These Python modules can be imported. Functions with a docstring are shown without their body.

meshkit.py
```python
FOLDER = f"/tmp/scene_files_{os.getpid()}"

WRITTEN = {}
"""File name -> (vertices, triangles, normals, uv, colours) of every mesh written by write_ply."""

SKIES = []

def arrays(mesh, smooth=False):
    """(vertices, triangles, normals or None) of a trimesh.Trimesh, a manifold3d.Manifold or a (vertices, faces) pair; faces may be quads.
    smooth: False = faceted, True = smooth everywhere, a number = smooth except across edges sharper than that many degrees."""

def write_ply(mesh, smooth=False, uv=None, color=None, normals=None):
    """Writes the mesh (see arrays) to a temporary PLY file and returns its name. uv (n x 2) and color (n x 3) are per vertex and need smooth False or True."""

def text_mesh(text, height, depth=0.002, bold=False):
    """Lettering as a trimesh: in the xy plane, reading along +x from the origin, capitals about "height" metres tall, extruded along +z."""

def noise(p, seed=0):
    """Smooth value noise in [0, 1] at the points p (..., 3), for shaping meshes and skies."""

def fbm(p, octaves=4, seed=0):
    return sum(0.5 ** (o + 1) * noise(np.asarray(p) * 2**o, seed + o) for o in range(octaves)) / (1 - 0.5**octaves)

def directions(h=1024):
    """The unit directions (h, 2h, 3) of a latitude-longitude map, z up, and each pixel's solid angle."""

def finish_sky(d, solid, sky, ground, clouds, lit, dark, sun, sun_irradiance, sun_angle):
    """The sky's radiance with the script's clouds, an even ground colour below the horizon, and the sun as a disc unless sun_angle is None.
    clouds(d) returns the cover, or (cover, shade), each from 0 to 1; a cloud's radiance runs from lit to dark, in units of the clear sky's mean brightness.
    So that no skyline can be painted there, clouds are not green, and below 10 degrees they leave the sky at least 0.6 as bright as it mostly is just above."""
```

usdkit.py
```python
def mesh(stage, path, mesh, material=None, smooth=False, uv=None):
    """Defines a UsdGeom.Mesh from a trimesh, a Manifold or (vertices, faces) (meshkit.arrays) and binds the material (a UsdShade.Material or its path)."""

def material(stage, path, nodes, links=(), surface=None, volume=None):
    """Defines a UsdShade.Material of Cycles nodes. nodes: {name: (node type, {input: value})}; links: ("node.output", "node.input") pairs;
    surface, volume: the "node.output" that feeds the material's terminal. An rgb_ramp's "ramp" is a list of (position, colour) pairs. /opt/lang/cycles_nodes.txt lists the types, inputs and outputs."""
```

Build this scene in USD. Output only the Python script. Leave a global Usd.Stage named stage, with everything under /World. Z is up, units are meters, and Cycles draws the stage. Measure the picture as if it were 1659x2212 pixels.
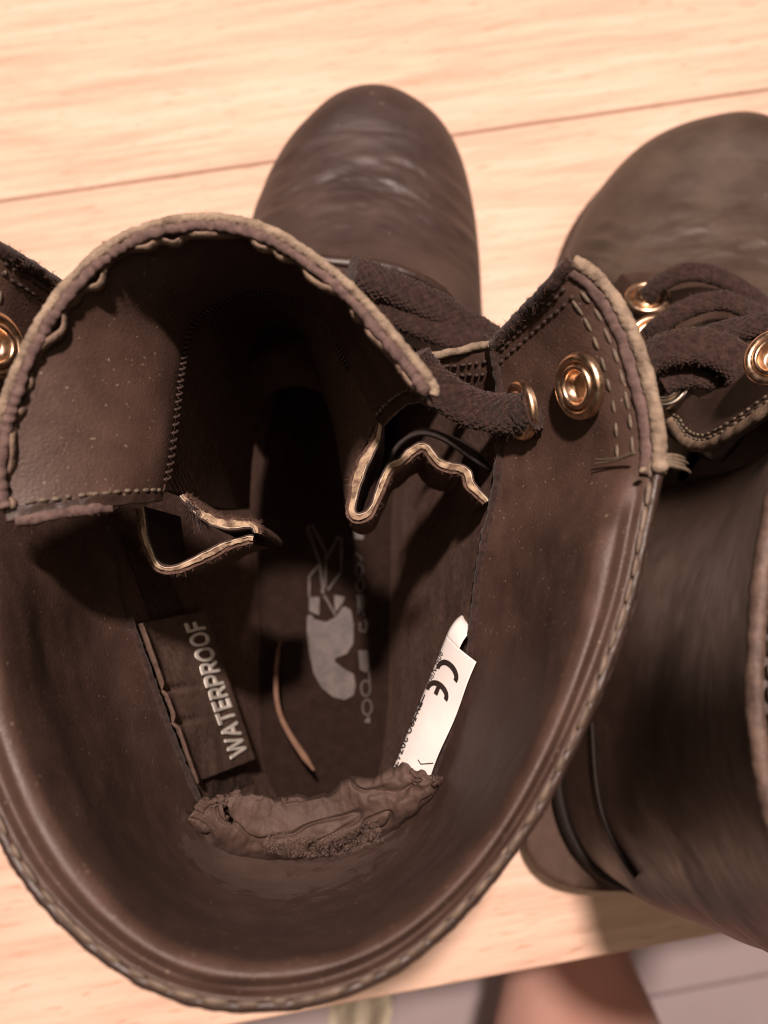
import math, numpy as np, trimesh, usdkit, meshkit
from scipy.interpolate import PchipInterpolator, CubicSpline, LinearNDInterpolator
from pxr import Usd, UsdGeom, UsdLux, UsdShade, Gf, Vt, Sdf

stage = Usd.Stage.CreateInMemory()
UsdGeom.SetStageUpAxis(stage, 'Z')
UsdGeom.SetStageMetersPerUnit(stage, 1.0)
UsdGeom.Xform.Define(stage, '/World')
UsdGeom.Scope.Define(stage, '/World/Looks')
rng = np.random.default_rng(7)

# ------------------------------------------------------------------ camera
CAM_H, TILT = 0.285, math.radians(13.0)
PW, PH, FOC = 1659.0, 2212.0, 1661.0          # the picture's measuring grid
EYE = np.array([0, 0, CAM_H])
FWD = np.array([0, math.sin(TILT), -math.cos(TILT)])
UPV = np.array([0, math.cos(TILT), math.sin(TILT)])
cam = UsdGeom.Camera.Define(stage, '/World/camera')
cam.AddTransformOp().Set(Gf.Matrix4d(1, 0, 0, 0, 0, *map(float, UPV[1:]), 0, *map(float, -FWD), 0, *map(float, EYE), 1))
cam.CreateHorizontalApertureAttr(24.0)
cam.CreateFocalLengthAttr(24.0 * FOC / PW)
cam.CreateClippingRangeAttr(Gf.Vec2f(0.01, 100))
cam.CreateFStopAttr(10.5)
cam.CreateFocusDistanceAttr(0.155)
cam.CreateExposureAttr(0.0)

# ------------------------------------------------------------------ light: one warm ceiling lamp ahead of the boots, dim room
LAMP = np.array([-0.02, 0.34, 1.25])
lamp = UsdLux.SphereLight.Define(stage, '/World/ceiling_lamp')
lamp.AddTranslateOp().Set(Gf.Vec3d(*map(float, LAMP)))
lamp.CreateRadiusAttr(0.035)
lamp.CreateNormalizeAttr(True)
lamp.CreateIntensityAttr(34.0)
lamp.CreateColorAttr(Gf.Vec3f(1.0, 0.815, 0.735))
soft = UsdLux.RectLight.Define(stage, '/World/soft_ceiling_light')       # the pale ceiling throwing the room's light back
soft.AddTranslateOp().Set(Gf.Vec3d(0.0, -0.15, 2.0))
soft.CreateWidthAttr(1.8); soft.CreateHeightAttr(1.4)
soft.CreateNormalizeAttr(True)
soft.CreateIntensityAttr(3.2)
soft.CreateColorAttr(Gf.Vec3f(1.0, 0.76, 0.58))
def look(name, nodes, links=(), surface='p.BSDF', **k):
    return usdkit.material(stage, '/World/Looks/' + name, nodes, links, surface=surface, **k)
dome = UsdLux.DomeLight.Define(stage, '/World/room_glow')
amb = look('room_ambient', {'b': ('background_shader', {'color': (1.0, 0.78, 0.62), 'strength': 0.012})}, surface='b.background')
UsdShade.MaterialBindingAPI.Apply(dome.GetPrim()).Bind(amb)


def P(u, v, z):
    """The point at height z on the sight line through picture point (u, v)."""
    d = FWD + np.array([1.0, 0, 0]) * (u - PW / 2) / FOC + UPV * (PH / 2 - v) / FOC
    return EYE + d * (z - CAM_H) / d[2]


def Q(p):
    r = np.asarray(p, float) - EYE
    w = r @ FWD
    return np.stack([PW / 2 + FOC * r[..., 0] / w, PH / 2 - FOC * (r @ UPV) / w], -1)


def PP(rows):
    return np.array([P(*r) for r in rows])


# ------------------------------------------------------------------ mesh helpers
def arc(pts):
    return np.r_[0, np.cumsum(np.linalg.norm(np.diff(pts, axis=0), axis=1))]


def spl(pts, n, closed=False):
    pts = np.asarray(pts, float)
    if closed:
        pts = np.vstack([pts, pts[:1]])
    t = arc(pts)
    c = CubicSpline(t, pts, bc_type='periodic') if closed else PchipInterpolator(t, pts) if len(pts) < 4 else CubicSpline(t, pts)
    s = c(np.linspace(0, t[-1], n * 6))
    q = arc(s)
    x = np.linspace(0, q[-1], n + (1 if closed else 0))
    r = np.stack([np.interp(x, q, s[:, k]) for k in range(s.shape[1])], 1)
    return r[:-1] if closed else r


def faces_of(m, n, cu=False, cv=False):
    i, j = np.meshgrid(np.arange(m - (0 if cv else 1)), np.arange(n - (0 if cu else 1)), indexing='ij')
    i2, j2 = (i + 1) % m, (j + 1) % n
    q = np.stack([i * n + j, i * n + j2, i2 * n + j2, i2 * n + j], -1).reshape(-1, 4)
    return np.vstack([q[:, [0, 1, 2]], q[:, [0, 2, 3]]])


def vnorm(v, f):
    fn = np.cross(v[f[:, 1]] - v[f[:, 0]], v[f[:, 2]] - v[f[:, 0]])
    n = np.zeros_like(v)
    for k in range(3):
        np.add.at(n, f[:, k], fn)
    return n / np.maximum(np.linalg.norm(n, axis=1, keepdims=True), 1e-12)


def sheet(G, thick=0.0, cu=False, drop=None):
    """A grid (m, n, 3) as a mesh; with thick a closed shell grown against its normals. drop: mask of quads left out."""
    m, n = G.shape[:2]
    v, f = G.reshape(-1, 3), faces_of(m, n, cu)
    if drop is not None:
        k = drop.reshape(-1)
        keep = ~np.r_[k, k]
        f = f[keep]
        ids = np.unique(f)
        new = np.zeros(len(v), int); new[ids] = np.arange(len(ids))
        v, f = v[ids], new[f]
    if not thick:
        return v, f
    nn = vnorm(v, f)
    N = len(v)
    e = np.sort(np.vstack([f[:, [0, 1]], f[:, [1, 2]], f[:, [2, 0]]]), 1)
    ed = np.vstack([f[:, [0, 1]], f[:, [1, 2]], f[:, [2, 0]]])
    key = e[:, 0].astype(np.int64) * N + e[:, 1]
    uq, inv, cnt = np.unique(key, return_inverse=True, return_counts=True)
    b = ed[cnt[inv] == 1]
    side = np.vstack([np.c_[b[:, 1], b[:, 0], b[:, 0] + N], np.c_[b[:, 1], b[:, 0] + N, b[:, 1] + N]])
    return np.vstack([v, v - nn * thick]), np.vstack([f, f[:, ::-1] + N, side])


def join(parts):
    vs, fs, o = [], [], 0
    for v, f in parts:
        vs.append(v); fs.append(f + o); o += len(v)
    return np.vstack(vs), np.vstack(fs)


def frames(path, hint=None):
    t = np.gradient(path, axis=0)
    t /= np.linalg.norm(t, axis=1, keepdims=True) + 1e-15
    if hint is not None:
        h = np.broadcast_to(np.asarray(hint, float), path.shape)
        b = h - (h * t).sum(1, keepdims=True) * t
        b /= np.linalg.norm(b, axis=1, keepdims=True) + 1e-15
    else:
        b = np.zeros_like(path)
        a = np.cross(t[0], [0.3, 0.2, 0.9]); a /= np.linalg.norm(a)
        for i in range(len(path)):
            a = a - (a @ t[i]) * t[i]; a /= np.linalg.norm(a); b[i] = a
    return t, np.cross(t, b), b


def sweep(path, rx, ry=None, hint=None, seg=12, tex=None, power=2.0):
    """A tube along path: rx across, ry along the hint; rx, ry may vary. tex(s, ang) scales the radius."""
    path = np.asarray(path, float)
    ry = rx if ry is None else ry
    t, a, b = frames(path, hint)
    rx, ry = (np.broadcast_to(np.asarray(x, float), (len(path),)) for x in (rx, ry))
    ang = np.arange(seg) * 2 * np.pi / seg
    c, s = np.cos(ang), np.sin(ang)
    c, s = np.sign(c) * np.abs(c) ** (2 / power), np.sign(s) * np.abs(s) ** (2 / power)
    k = np.ones((len(path), seg)) if tex is None else tex(arc(path)[:, None], ang[None])
    G = path[:, None] + (k * rx[:, None] * c)[..., None] * a[:, None] + (k * ry[:, None] * s)[..., None] * b[:, None]
    v, f = sheet(G, 0, True)
    n = len(v)
    caps = []
    for base, centre, flip in ((0, path[0], 0), (n - seg, path[-1], 1)):
        v = np.vstack([v, centre])
        j = np.arange(seg)
        tri = np.c_[base + (j + 1) % seg, base + j, np.full(seg, len(v) - 1)]
        caps.append(tri[:, ::-1] if flip else tri)
    return v, np.vstack([f] + caps)


def lathe(profile, seg=40):
    pr = np.asarray(profile, float)
    ang = np.arange(seg) * 2 * np.pi / seg
    G = np.stack([pr[:, :1] * np.cos(ang), pr[:, :1] * np.sin(ang), np.repeat(pr[:, 1:], seg, 1)], -1)
    v, f = sheet(G, 0, True)
    return v, f[:, ::-1]


def place(m, centre, normal, up=(0, 1, 0)):
    n = np.asarray(normal, float); n = n / np.linalg.norm(n)
    x = np.cross(up, n); x /= np.linalg.norm(x)
    R = np.stack([x, np.cross(n, x), n])
    return m[0] @ R + centre, m[1]


def beads(path, length, gap, r, flat=0.6, hint=None, lift=0.0, jit=0.15):
    """A row of stitches along the path: little capsules."""
    L = arc(path)
    out, s = [], gap * 0.5
    hint = np.broadcast_to(np.asarray(hint, float), path.shape)
    at = lambda x: np.stack([np.interp(x, L, path[:, k]) for k in range(3)], -1)
    hh = lambda x: np.stack([np.interp(x, L, hint[:, k]) for k in range(3)], -1)
    while s + length < L[-1]:
        ln = length * (1 + jit * rng.normal())
        x = np.linspace(s, s + ln, 6)
        p, h = at(x), hh(x)
        p = p + h * (lift + r * 0.3 * np.sin(np.linspace(0, np.pi, 6))[:, None]) + rng.normal(0, r * 0.12, 3)
        prof = np.sqrt(np.clip(1 - np.linspace(-0.96, 0.96, 6) ** 2, 0, 1)) ** 0.7
        out.append(sweep(p, r * prof, r * flat * prof, h, 7))
        s += length + gap
    return join(out)


def bump(m, amp, scale, seed=0, oct=4):
    v, f = m
    n = vnorm(v, f)
    return v + n * ((meshkit.fbm(v * scale, oct, seed) - 0.5) * 2 * amp)[:, None], f


# ------------------------------------------------------------------ objects
used = {}
def path_for(name, parent):
    base = (parent or '/World') + '/' + name
    k = used.get(base, 0); used[base] = k + 1
    return base if k == 0 else f'{base}_{k:03d}'


def tag(prim, label=None, cat=None, group=None, kind=None):
    for k, v in (('label', label), ('category', cat), ('group', group), ('kind', kind)):
        if v:
            prim.SetCustomDataByKey(k, v)
    return prim


def obj(name, m, material, parent=None, smooth=40, **t):
    p = path_for(name, parent)
    prim = usdkit.mesh(stage, p, m, material, smooth=smooth).GetPrim()
    usdkit_double(prim)
    tag(prim, **t)
    return p


def usdkit_double(prim):
    UsdGeom.Mesh(prim).CreateDoubleSidedAttr(True)


def thing(name, label, cat, group=None, loc=(0, 0, 0)):
    p = path_for(name, None)
    x = UsdGeom.Xform.Define(stage, p)
    tag(x.GetPrim(), label, cat, group)
    return p


def hairs(name, roots, dirs, length, width, material, parent, curl=0.5, seg=4):
    n = len(roots)
    pts = np.zeros((n, seg, 3))
    d = dirs / np.linalg.norm(dirs, axis=1, keepdims=True)
    L = length * rng.uniform(0.4, 1.25, n)
    pts[:, 0] = roots
    cur = d
    for k in range(1, seg):
        cur = cur + rng.normal(0, curl, (n, 3)); cur /= np.linalg.norm(cur, axis=1, keepdims=True)
        pts[:, k] = pts[:, k - 1] + cur * (L / (seg - 1))[:, None]
    p = path_for(name, parent)
    c = UsdGeom.BasisCurves.Define(stage, p)
    c.CreateTypeAttr('linear')
    c.CreatePointsAttr(Vt.Vec3fArray.FromNumpy(pts.reshape(-1, 3).astype(np.float32)))
    c.CreateCurveVertexCountsAttr(Vt.IntArray.FromNumpy(np.full(n, seg, np.int32)))
    w = np.tile(np.linspace(1, 0.35, seg), n) * width
    c.CreateWidthsAttr(Vt.FloatArray.FromNumpy(w.astype(np.float32)))
    c.SetWidthsInterpolation('vertex')
    UsdShade.MaterialBindingAPI.Apply(c.GetPrim()).Bind(material)
    tag(c.GetPrim(), kind='stuff')


def fuzz_on(m, n, length, width, material, parent, name='fuzz', curl=0.5, side=None):
    v, f = m
    a = np.linalg.norm(np.cross(v[f[:, 1]] - v[f[:, 0]], v[f[:, 2]] - v[f[:, 0]]), axis=1)
    i = rng.choice(len(f), n, p=a / a.sum())
    b = rng.dirichlet((1, 1, 1), n)
    r = (v[f[i]] * b[..., None]).sum(1)
    nn = vnorm(v, f)
    d = (nn[f[i]] * b[..., None]).sum(1)
    hairs(name, r, d + rng.normal(0, 0.5, d.shape), length, width, material, parent, curl)


# ------------------------------------------------------------------ materials
def mat(name, col, col2=None, wear=None, rough=0.6, spec=0.4, scale=300.0, fine=2500.0, strength=0.3, dist=0.0003, metallic=0.0, low=0.35, high=0.7, specks=None, sheen=0.0, weave=None, rough2=None, coat=0.0):
    col2 = col2 or tuple(c * 0.7 for c in col)
    n = {'g': ('geometry', {}),
         'n': ('noise_texture', {'scale': scale, 'detail': 5.0, 'roughness': 0.6}),
         'r': ('rgb_ramp', {'ramp': [(low, col2), (high, col)]}),
         'f': ('noise_texture', {'scale': fine, 'detail': 3.0, 'roughness': 0.6}),
         'b': ('bump', {'strength': strength, 'distance': dist}),
         'p': ('principled_bsdf', {'roughness': rough, 'specular_ior_level': spec, 'metallic': metallic, 'sheen_weight': sheen, 'sheen_roughness': 0.5, 'coat_weight': coat})}
    l = [('g.position', 'n.vector'), ('g.position', 'f.vector'), ('n.fac', 'r.fac'), ('b.normal', 'p.normal')]
    c = 'r.color'
    if weave:
        # knitted / woven cloth: two crossed waves
        n['m'] = ('mapping', {'rotation': weave[1]})
        n['w1'] = ('wave_texture', {'scale': weave[0], 'distortion': 1.2, 'detail': 1.0, 'detail_scale': 3.0})
        n['w2'] = ('wave_texture', {'scale': weave[0] * 0.8, 'bands_direction': 'y', 'distortion': 1.2, 'detail': 1.0, 'detail_scale': 3.0})
        n['wm'] = ('math', {'math_type': 'multiply'})
        n['wa'] = ('math', {'math_type': 'add'})
        l += [('g.position', 'm.vector'), ('m.vector', 'w1.vector'), ('m.vector', 'w2.vector'), ('w1.fac', 'wm.value1'), ('w2.fac', 'wm.value2'), ('wm.value', 'wa.value1'), ('f.fac', 'wa.value2'), ('wa.value', 'b.height')]
    else:
        l.append(('f.fac', 'b.height'))
    if specks:
        n['s'] = ('noise_texture', {'scale': specks[0], 'detail': 2.0})
        n['sr'] = ('rgb_ramp', {'ramp': [(specks[1], (0, 0, 0)), (specks[1] + 0.03, (1, 1, 1))]})
        n['sm'] = ('mix_color', {'b': specks[2]})
        l += [('g.position', 's.vector'), ('s.fac', 'sr.fac'), ('sr.color', 'sm.fac'), (c, 'sm.a')]
        c = 'sm.result'
    if rough2:
        n['rr'] = ('map_range', {'from_min': 0.35, 'from_max': 0.7, 'to_min': rough, 'to_max': rough2, 'clamp': True})
        l += [('n.fac', 'rr.value'), ('rr.result', 'p.roughness')]
    if wear:
        # leather rubbed through: scuffed colour in ragged patches round one spot
        n['vd'] = ('vector_math', {'math_type': 'distance', 'vector2': wear[0]})
        n['wf'] = ('map_range', {'from_min': wear[1] * 0.35, 'from_max': wear[1], 'to_min': 0.24, 'to_max': -0.25, 'clamp': True})
        n['wn'] = ('noise_texture', {'scale': 190.0, 'detail': 6.0, 'roughness': 0.6, 'distortion': 0.6})
        n['wadd'] = ('math', {'math_type': 'add'})
        n['wr'] = ('rgb_ramp', {'ramp': [(0.55, (0, 0, 0)), (0.63, (1, 1, 1))]})
        n['wk'] = ('math', {'math_type': 'multiply', 'value2': 0.5})
        n['wmix'] = ('mix_color', {'b': wear[2]})
        l += [('g.position', 'vd.vector1'), ('vd.value', 'wf.value'), ('g.position', 'wn.vector'), ('wn.fac', 'wadd.value1'), ('wf.result', 'wadd.value2'), ('wadd.value', 'wr.fac'), ('wr.color', 'wk.value1'), ('wk.value', 'wmix.fac'), (c, 'wmix.a')]
        c = 'wmix.result'
    l.append((c, 'p.base_color'))
    return look(name, n, l)


HEELC = mat('heel_worn_leather', (0.086, 0.047, 0.034), (0.056, 0.031, 0.023), wear=(tuple(P(640, 1860, .097)), 0.044, (0.150, 0.104, 0.085)), rough=0.48, rough2=0.62, spec=0.5, scale=120, fine=1700, strength=0.42, specks=(1300, 0.70, (0.22, 0.16, 0.115)))
LEATHER = mat('oiled_leather', (0.046, 0.025, 0.018), (0.032, 0.018, 0.013), rough=0.42, rough2=0.50, spec=0.5, scale=170, fine=1800, strength=0.25, specks=(1300, 0.715, (0.15, 0.11, 0.08)))
COLLAR = mat('collar_leather', (0.086, 0.047, 0.034), (0.056, 0.031, 0.023), rough=0.46, rough2=0.60, spec=0.5, scale=120, fine=1700, strength=0.42, specks=(1300, 0.70, (0.22, 0.16, 0.115)))
VAMP = mat('vamp_leather', (0.060, 0.036, 0.029), (0.036, 0.021, 0.017), rough=0.53, rough2=0.62, spec=0.6, scale=70, fine=1500, strength=0.2, specks=(600, 0.745, (0.16, 0.12, 0.09)))
SUEDE = mat('worn_suede_lining', (0.088, 0.053, 0.040), (0.050, 0.030, 0.023), rough=0.68, spec=0.35, scale=90, fine=2500, strength=0.45, low=0.3, high=0.65)
KNIT = mat('knit_lining', (0.16, 0.096, 0.073), (0.085, 0.05, 0.038), rough=0.9, spec=0.15, scale=600, fine=4500, strength=0.6, weave=(520, (0.5, 0.4, 0.5)), dist=0.0004)
RUBBER = mat('rubber_sole', (0.085, 0.048, 0.033), rough=0.7, spec=0.3)
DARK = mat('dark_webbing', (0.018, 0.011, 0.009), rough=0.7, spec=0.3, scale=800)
THREAD = mat('stitch_thread', (0.17, 0.13, 0.09), (0.09, 0.065, 0.045), rough=0.6, scale=700, fine=5000)
THREAD_D = mat('dark_thread', (0.05, 0.03, 0.024), rough=0.7, scale=700, fine=5000)
RAW = mat('raw_leather_edge', (0.31, 0.235, 0.17), (0.12, 0.086, 0.064), rough=0.9, spec=0.15, scale=350, fine=3000, strength=0.6, low=0.3, high=0.62)
PURPLE = mat('edge_stitching', (0.17, 0.11, 0.095), (0.08, 0.05, 0.045), rough=0.8, spec=0.2, scale=600, fine=4000, strength=0.5)
FOAM = mat('tan_foam', (0.45, 0.33, 0.22), (0.14, 0.09, 0.063), rough=0.9, spec=0.1, scale=420, fine=5000, strength=0.6, low=0.38, high=0.62)
MEMB = mat('white_membrane', (0.74, 0.62, 0.48), (0.30, 0.21, 0.14), rough=0.6, scale=260)
BACK = mat('backing_cloth', (0.062, 0.037, 0.030), (0.035, 0.020, 0.016), rough=0.8, scale=300)
LACE = mat('lace_cotton', (0.050, 0.027, 0.021), (0.020, 0.010, 0.008), rough=0.9, spec=0.15, scale=700, fine=5000, strength=0.5, sheen=0.15)
LACEFUZZ = mat('lace_fibres', (0.16, 0.09, 0.065), (0.08, 0.045, 0.033), rough=0.8, spec=0.2, scale=200)
BRASS = mat('aged_brass', (0.80, 0.57, 0.39), (0.58, 0.38, 0.25), metallic=1.0, rough=0.26, rough2=0.42, scale=500, fine=3000, strength=0.06)
STEEL = mat('bright_eyelet', (0.75, 0.65, 0.55), metallic=1.0, rough=0.22, strength=0.05)
TAPE = mat('woven_label_tape', (0.19, 0.12, 0.09), (0.11, 0.068, 0.051), rough=0.75, spec=0.25, scale=900, fine=4000, strength=0.7, weave=(1250, (0.15, 0.2, 0.45)), dist=0.0004)
WHITE = mat('white_thread_lettering', (0.95, 0.89, 0.80), (0.8, 0.73, 0.64), rough=0.7, scale=1500, low=0.3, high=0.5)
PAPER = mat('label_satin', (0.86, 0.81, 0.77), (0.80, 0.73, 0.69), rough=0.5, spec=0.3, scale=120, strength=0.05)
INK = mat('black_ink', (0.03, 0.018, 0.015), rough=0.6)
PRINT = mat('silver_print', (0.080, 0.054, 0.044), (0.024, 0.015, 0.012), rough=0.55, spec=0.4, scale=250, strength=0.15)
INSOLE = mat('insole_cloth', (0.024, 0.014, 0.011), rough=0.95, spec=0.05, scale=300, fine=3500, strength=0.5)
SKIN = look('skin', {'g': ('geometry', {}), 'n': ('noise_texture', {'scale': 25.0, 'detail': 4.0}), 'r': ('rgb_ramp', {'ramp': [(0.3, (0.62, 0.34, 0.27)), (0.7, (0.74, 0.44, 0.36))]}),
             'p': ('principled_bsdf', {'roughness': 0.5, 'subsurface_weight': 0.15, 'subsurface_radius': (0.01, 0.004, 0.002), 'subsurface_scale': 0.5})},
            [('g.position', 'n.vector'), ('n.fac', 'r.fac'), ('r.color', 'p.base_color')])
TILE = mat('floor_tile', (0.50, 0.415, 0.42), (0.46, 0.38, 0.385), rough=0.4, spec=0.4, scale=12, fine=300, strength=0.03)
GROUT = mat('grout', (0.38, 0.315, 0.315), rough=0.9)
CLOTH = mat('pale_cloth', (0.72, 0.64, 0.48), (0.6, 0.52, 0.38), rough=0.9, scale=90)

BENCH_A = math.atan(0.168)
def wood(name, seed):
    n = {'g': ('geometry', {}),
         'm0': ('mapping', {'rotation': (0, 0, -BENCH_A), 'location': (seed * 3.1, seed * 1.7, 0)}),
         'm1': ('mapping', {'scale': (3.6, 44.0, 8.0)}),
         'm2': ('mapping', {'scale': (85.0, 760.0, 40.0)}),
         'm3': ('mapping', {'scale': (14.0, 210.0, 20.0)}),
         'nw': ('noise_texture', {'scale': 1.0, 'detail': 3.0, 'distortion': 0.8}),
         'wv': ('math', {'math_type': 'multiply', 'value2': 9.0}),
         'ws': ('math', {'math_type': 'sine'}),
         'wr': ('map_range', {'from_min': -1.0, 'from_max': 1.0, 'to_min': 0.0, 'to_max': 1.0}),
         'n3': ('noise_texture', {'scale': 1.0, 'detail': 5.0, 'roughness': 0.65, 'distortion': 0.3}),
         'n2': ('noise_texture', {'scale': 1.0, 'detail': 2.0, 'distortion': 0.2}),
         'mx': ('mix_float', {'fac': 0.72}),
         'r': ('rgb_ramp', {'ramp': [(0.24, (0.58, 0.37, 0.27)), (0.42, (0.71, 0.488, 0.365)), (0.62, (0.79, 0.578, 0.455))]}),
         'pr': ('rgb_ramp', {'ramp': [(0.62, (0, 0, 0)), (0.70, (1, 1, 1))]}),
         'pm': ('mix_color', {'b': (0.40, 0.21, 0.12)}),
         'pf': ('math', {'math_type': 'multiply', 'value2': 0.55}),
         'b': ('bump', {'strength': 0.12, 'distance': 0.0004, 'invert': True}),
         'p': ('principled_bsdf', {'roughness': 0.42, 'specular_ior_level': 0.4})}
    l = [('g.position', 'm0.vector'), ('m0.vector', 'm1.vector'), ('m0.vector', 'm2.vector'), ('m0.vector', 'm3.vector'), ('m1.vector', 'nw.vector'), ('m2.vector', 'n2.vector'), ('m3.vector', 'n3.vector'),
         ('nw.fac', 'wv.value1'), ('wv.value', 'ws.value1'), ('ws.value', 'wr.value'), ('wr.result', 'mx.a'), ('n3.fac', 'mx.b'), ('mx.result', 'r.fac'),
         ('n2.fac', 'pr.fac'), ('pr.color', 'pf.value1'), ('pf.value', 'pm.fac'), ('r.color', 'pm.a'), ('pm.result', 'p.base_color'), ('n2.fac', 'b.height'), ('b.normal', 'p.normal')]
    return look(name, n, l)


# ================================================================== the bench and the floor below it
ex = np.array([math.cos(BENCH_A), math.sin(BENCH_A), 0]); ey = np.array([-ex[1], ex[0], 0])
edge0, seam0 = P(950, 2132, 0), P(0, 435, 0)
dE, dS = edge0 @ ey, 0.5 * (P(0, 435, 0) @ ey + P(1659, 190, 0) @ ey)


def slab(x0, x1, y0, y1, z0, z1, r=0.002):
    """A plank in bench coordinates with rounded long edges."""
    prof = [(y0, z0), (y1, z0)]
    for k in range(5):
        a = k / 4 * math.pi / 2
        prof.append((y1 - r + r * math.cos(a), z1 - r + r * math.sin(a)))
    for k in range(5):
        a = math.pi / 2 + k / 4 * math.pi / 2
        prof.append((y0 + r + r * math.cos(a), z1 - r + r * math.sin(a)))
    from shapely.geometry import Polygon
    m = trimesh.creation.extrude_polygon(Polygon(prof), x1 - x0, engine='earcut')
    w = np.asarray(m.vertices)
    v = (x0 + w[:, 2:3]) * ex + w[:, :1] * ey + np.c_[np.zeros((len(w), 2)), w[:, 1]]
    return v, np.asarray(m.faces)


bench = thing('wooden_bench', 'pale oak bench top of two boards under both boots', 'bench')
obj('plank', slab(-0.7, 0.7, dE, dS - 0.0005, -0.03, 0, 0.0012), wood('oak_laminate', 0.3), bench, 30)
obj('plank', slab(-0.7, 0.7, dS + 0.0005, dS + 0.3, -0.03, 0, 0.0009), wood('oak_laminate_far', 1.9), bench, 30)
obj('plank_joint', slab(-0.69, 0.69, dS - 0.0006, dS + 0.0006, -0.029, -0.0007, 0.0001), mat('joint_filler', (0.26, 0.165, 0.115), rough=0.9), bench, 30)
WOODLEG = wood('oak_leg', 4.0)
for sx in (-0.62, 0.62):
    obj('leg', slab(sx - 0.02, sx + 0.02, dE + 0.05, dS + 0.25, -0.45, -0.032), WOODLEG, bench, 30)

FLOOR_Z = -0.45
v = np.array([[-3, -3, FLOOR_Z - 0.004], [3, -3, FLOOR_Z - 0.004], [3, 3, FLOOR_Z - 0.004], [-3, 3, FLOOR_Z - 0.004]])
fl = obj('floor', (v, np.array([[0, 1, 2], [0, 2, 3]])), GROUT, None, False, kind='structure')
tj = P(1500, 2135, FLOOR_Z) @ ey
for i in range(-2, 3):
    for j in range(-2, 3):
        c = slab(i * 0.6 + 0.15 + 0.0015, (i + 1) * 0.6 + 0.15 - 0.0015, tj + j * 0.6 + 0.0015, tj + (j + 1) * 0.6 - 0.0015, FLOOR_Z - 0.01, FLOOR_Z, 0.001)
        obj('tile', c, TILE, fl, 30)

# ================================================================== a bare leg in front of the bench
def limb():
    rows = [  # centre, half width x, half depth y
        ((.118, .13, -.438), .030, .010), ((.116, .09, -.430), .042, .018), ((.114, .04, -.413), .040, .028), ((.112, -.005, -.393), .035, .038), ((.111, -.04, -.36), .034, .040), ((.111, -.09, -.305), .033, .038),
        ((.110, -.163, -.225), .037, .045), ((.106, -.192, -.19), .047, .050), ((.102, -.24, -.13), .056, .058), ((.100, -.30, -.05), .056, .056), ((.100, -.345, .00), .056, .056), ((.10, -.41, .03), .062, .058), ((.10, -.52, .04), .072, .068)]
    c = np.array([r[0] for r in rows]); w = np.array([r[1] for r in rows]); d = np.array([r[2] for r in rows])
    t = arc(c); x = np.linspace(0, t[-1], 90)
    p = CubicSpline(t, c)(x)
    return p, PchipInterpolator(t, w)(x), PchipInterpolator(t, d)(x)
p, w, d = limb()
person = obj('person', bump(sweep(p, w, d, np.tile([0, 0.7, 0.7], (len(p), 1)), 36), 0.002, 18, 5), SKIN, None, True, label='bare lower leg of a person standing at the bench edge, foot tucked under it', cat='person')

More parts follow.
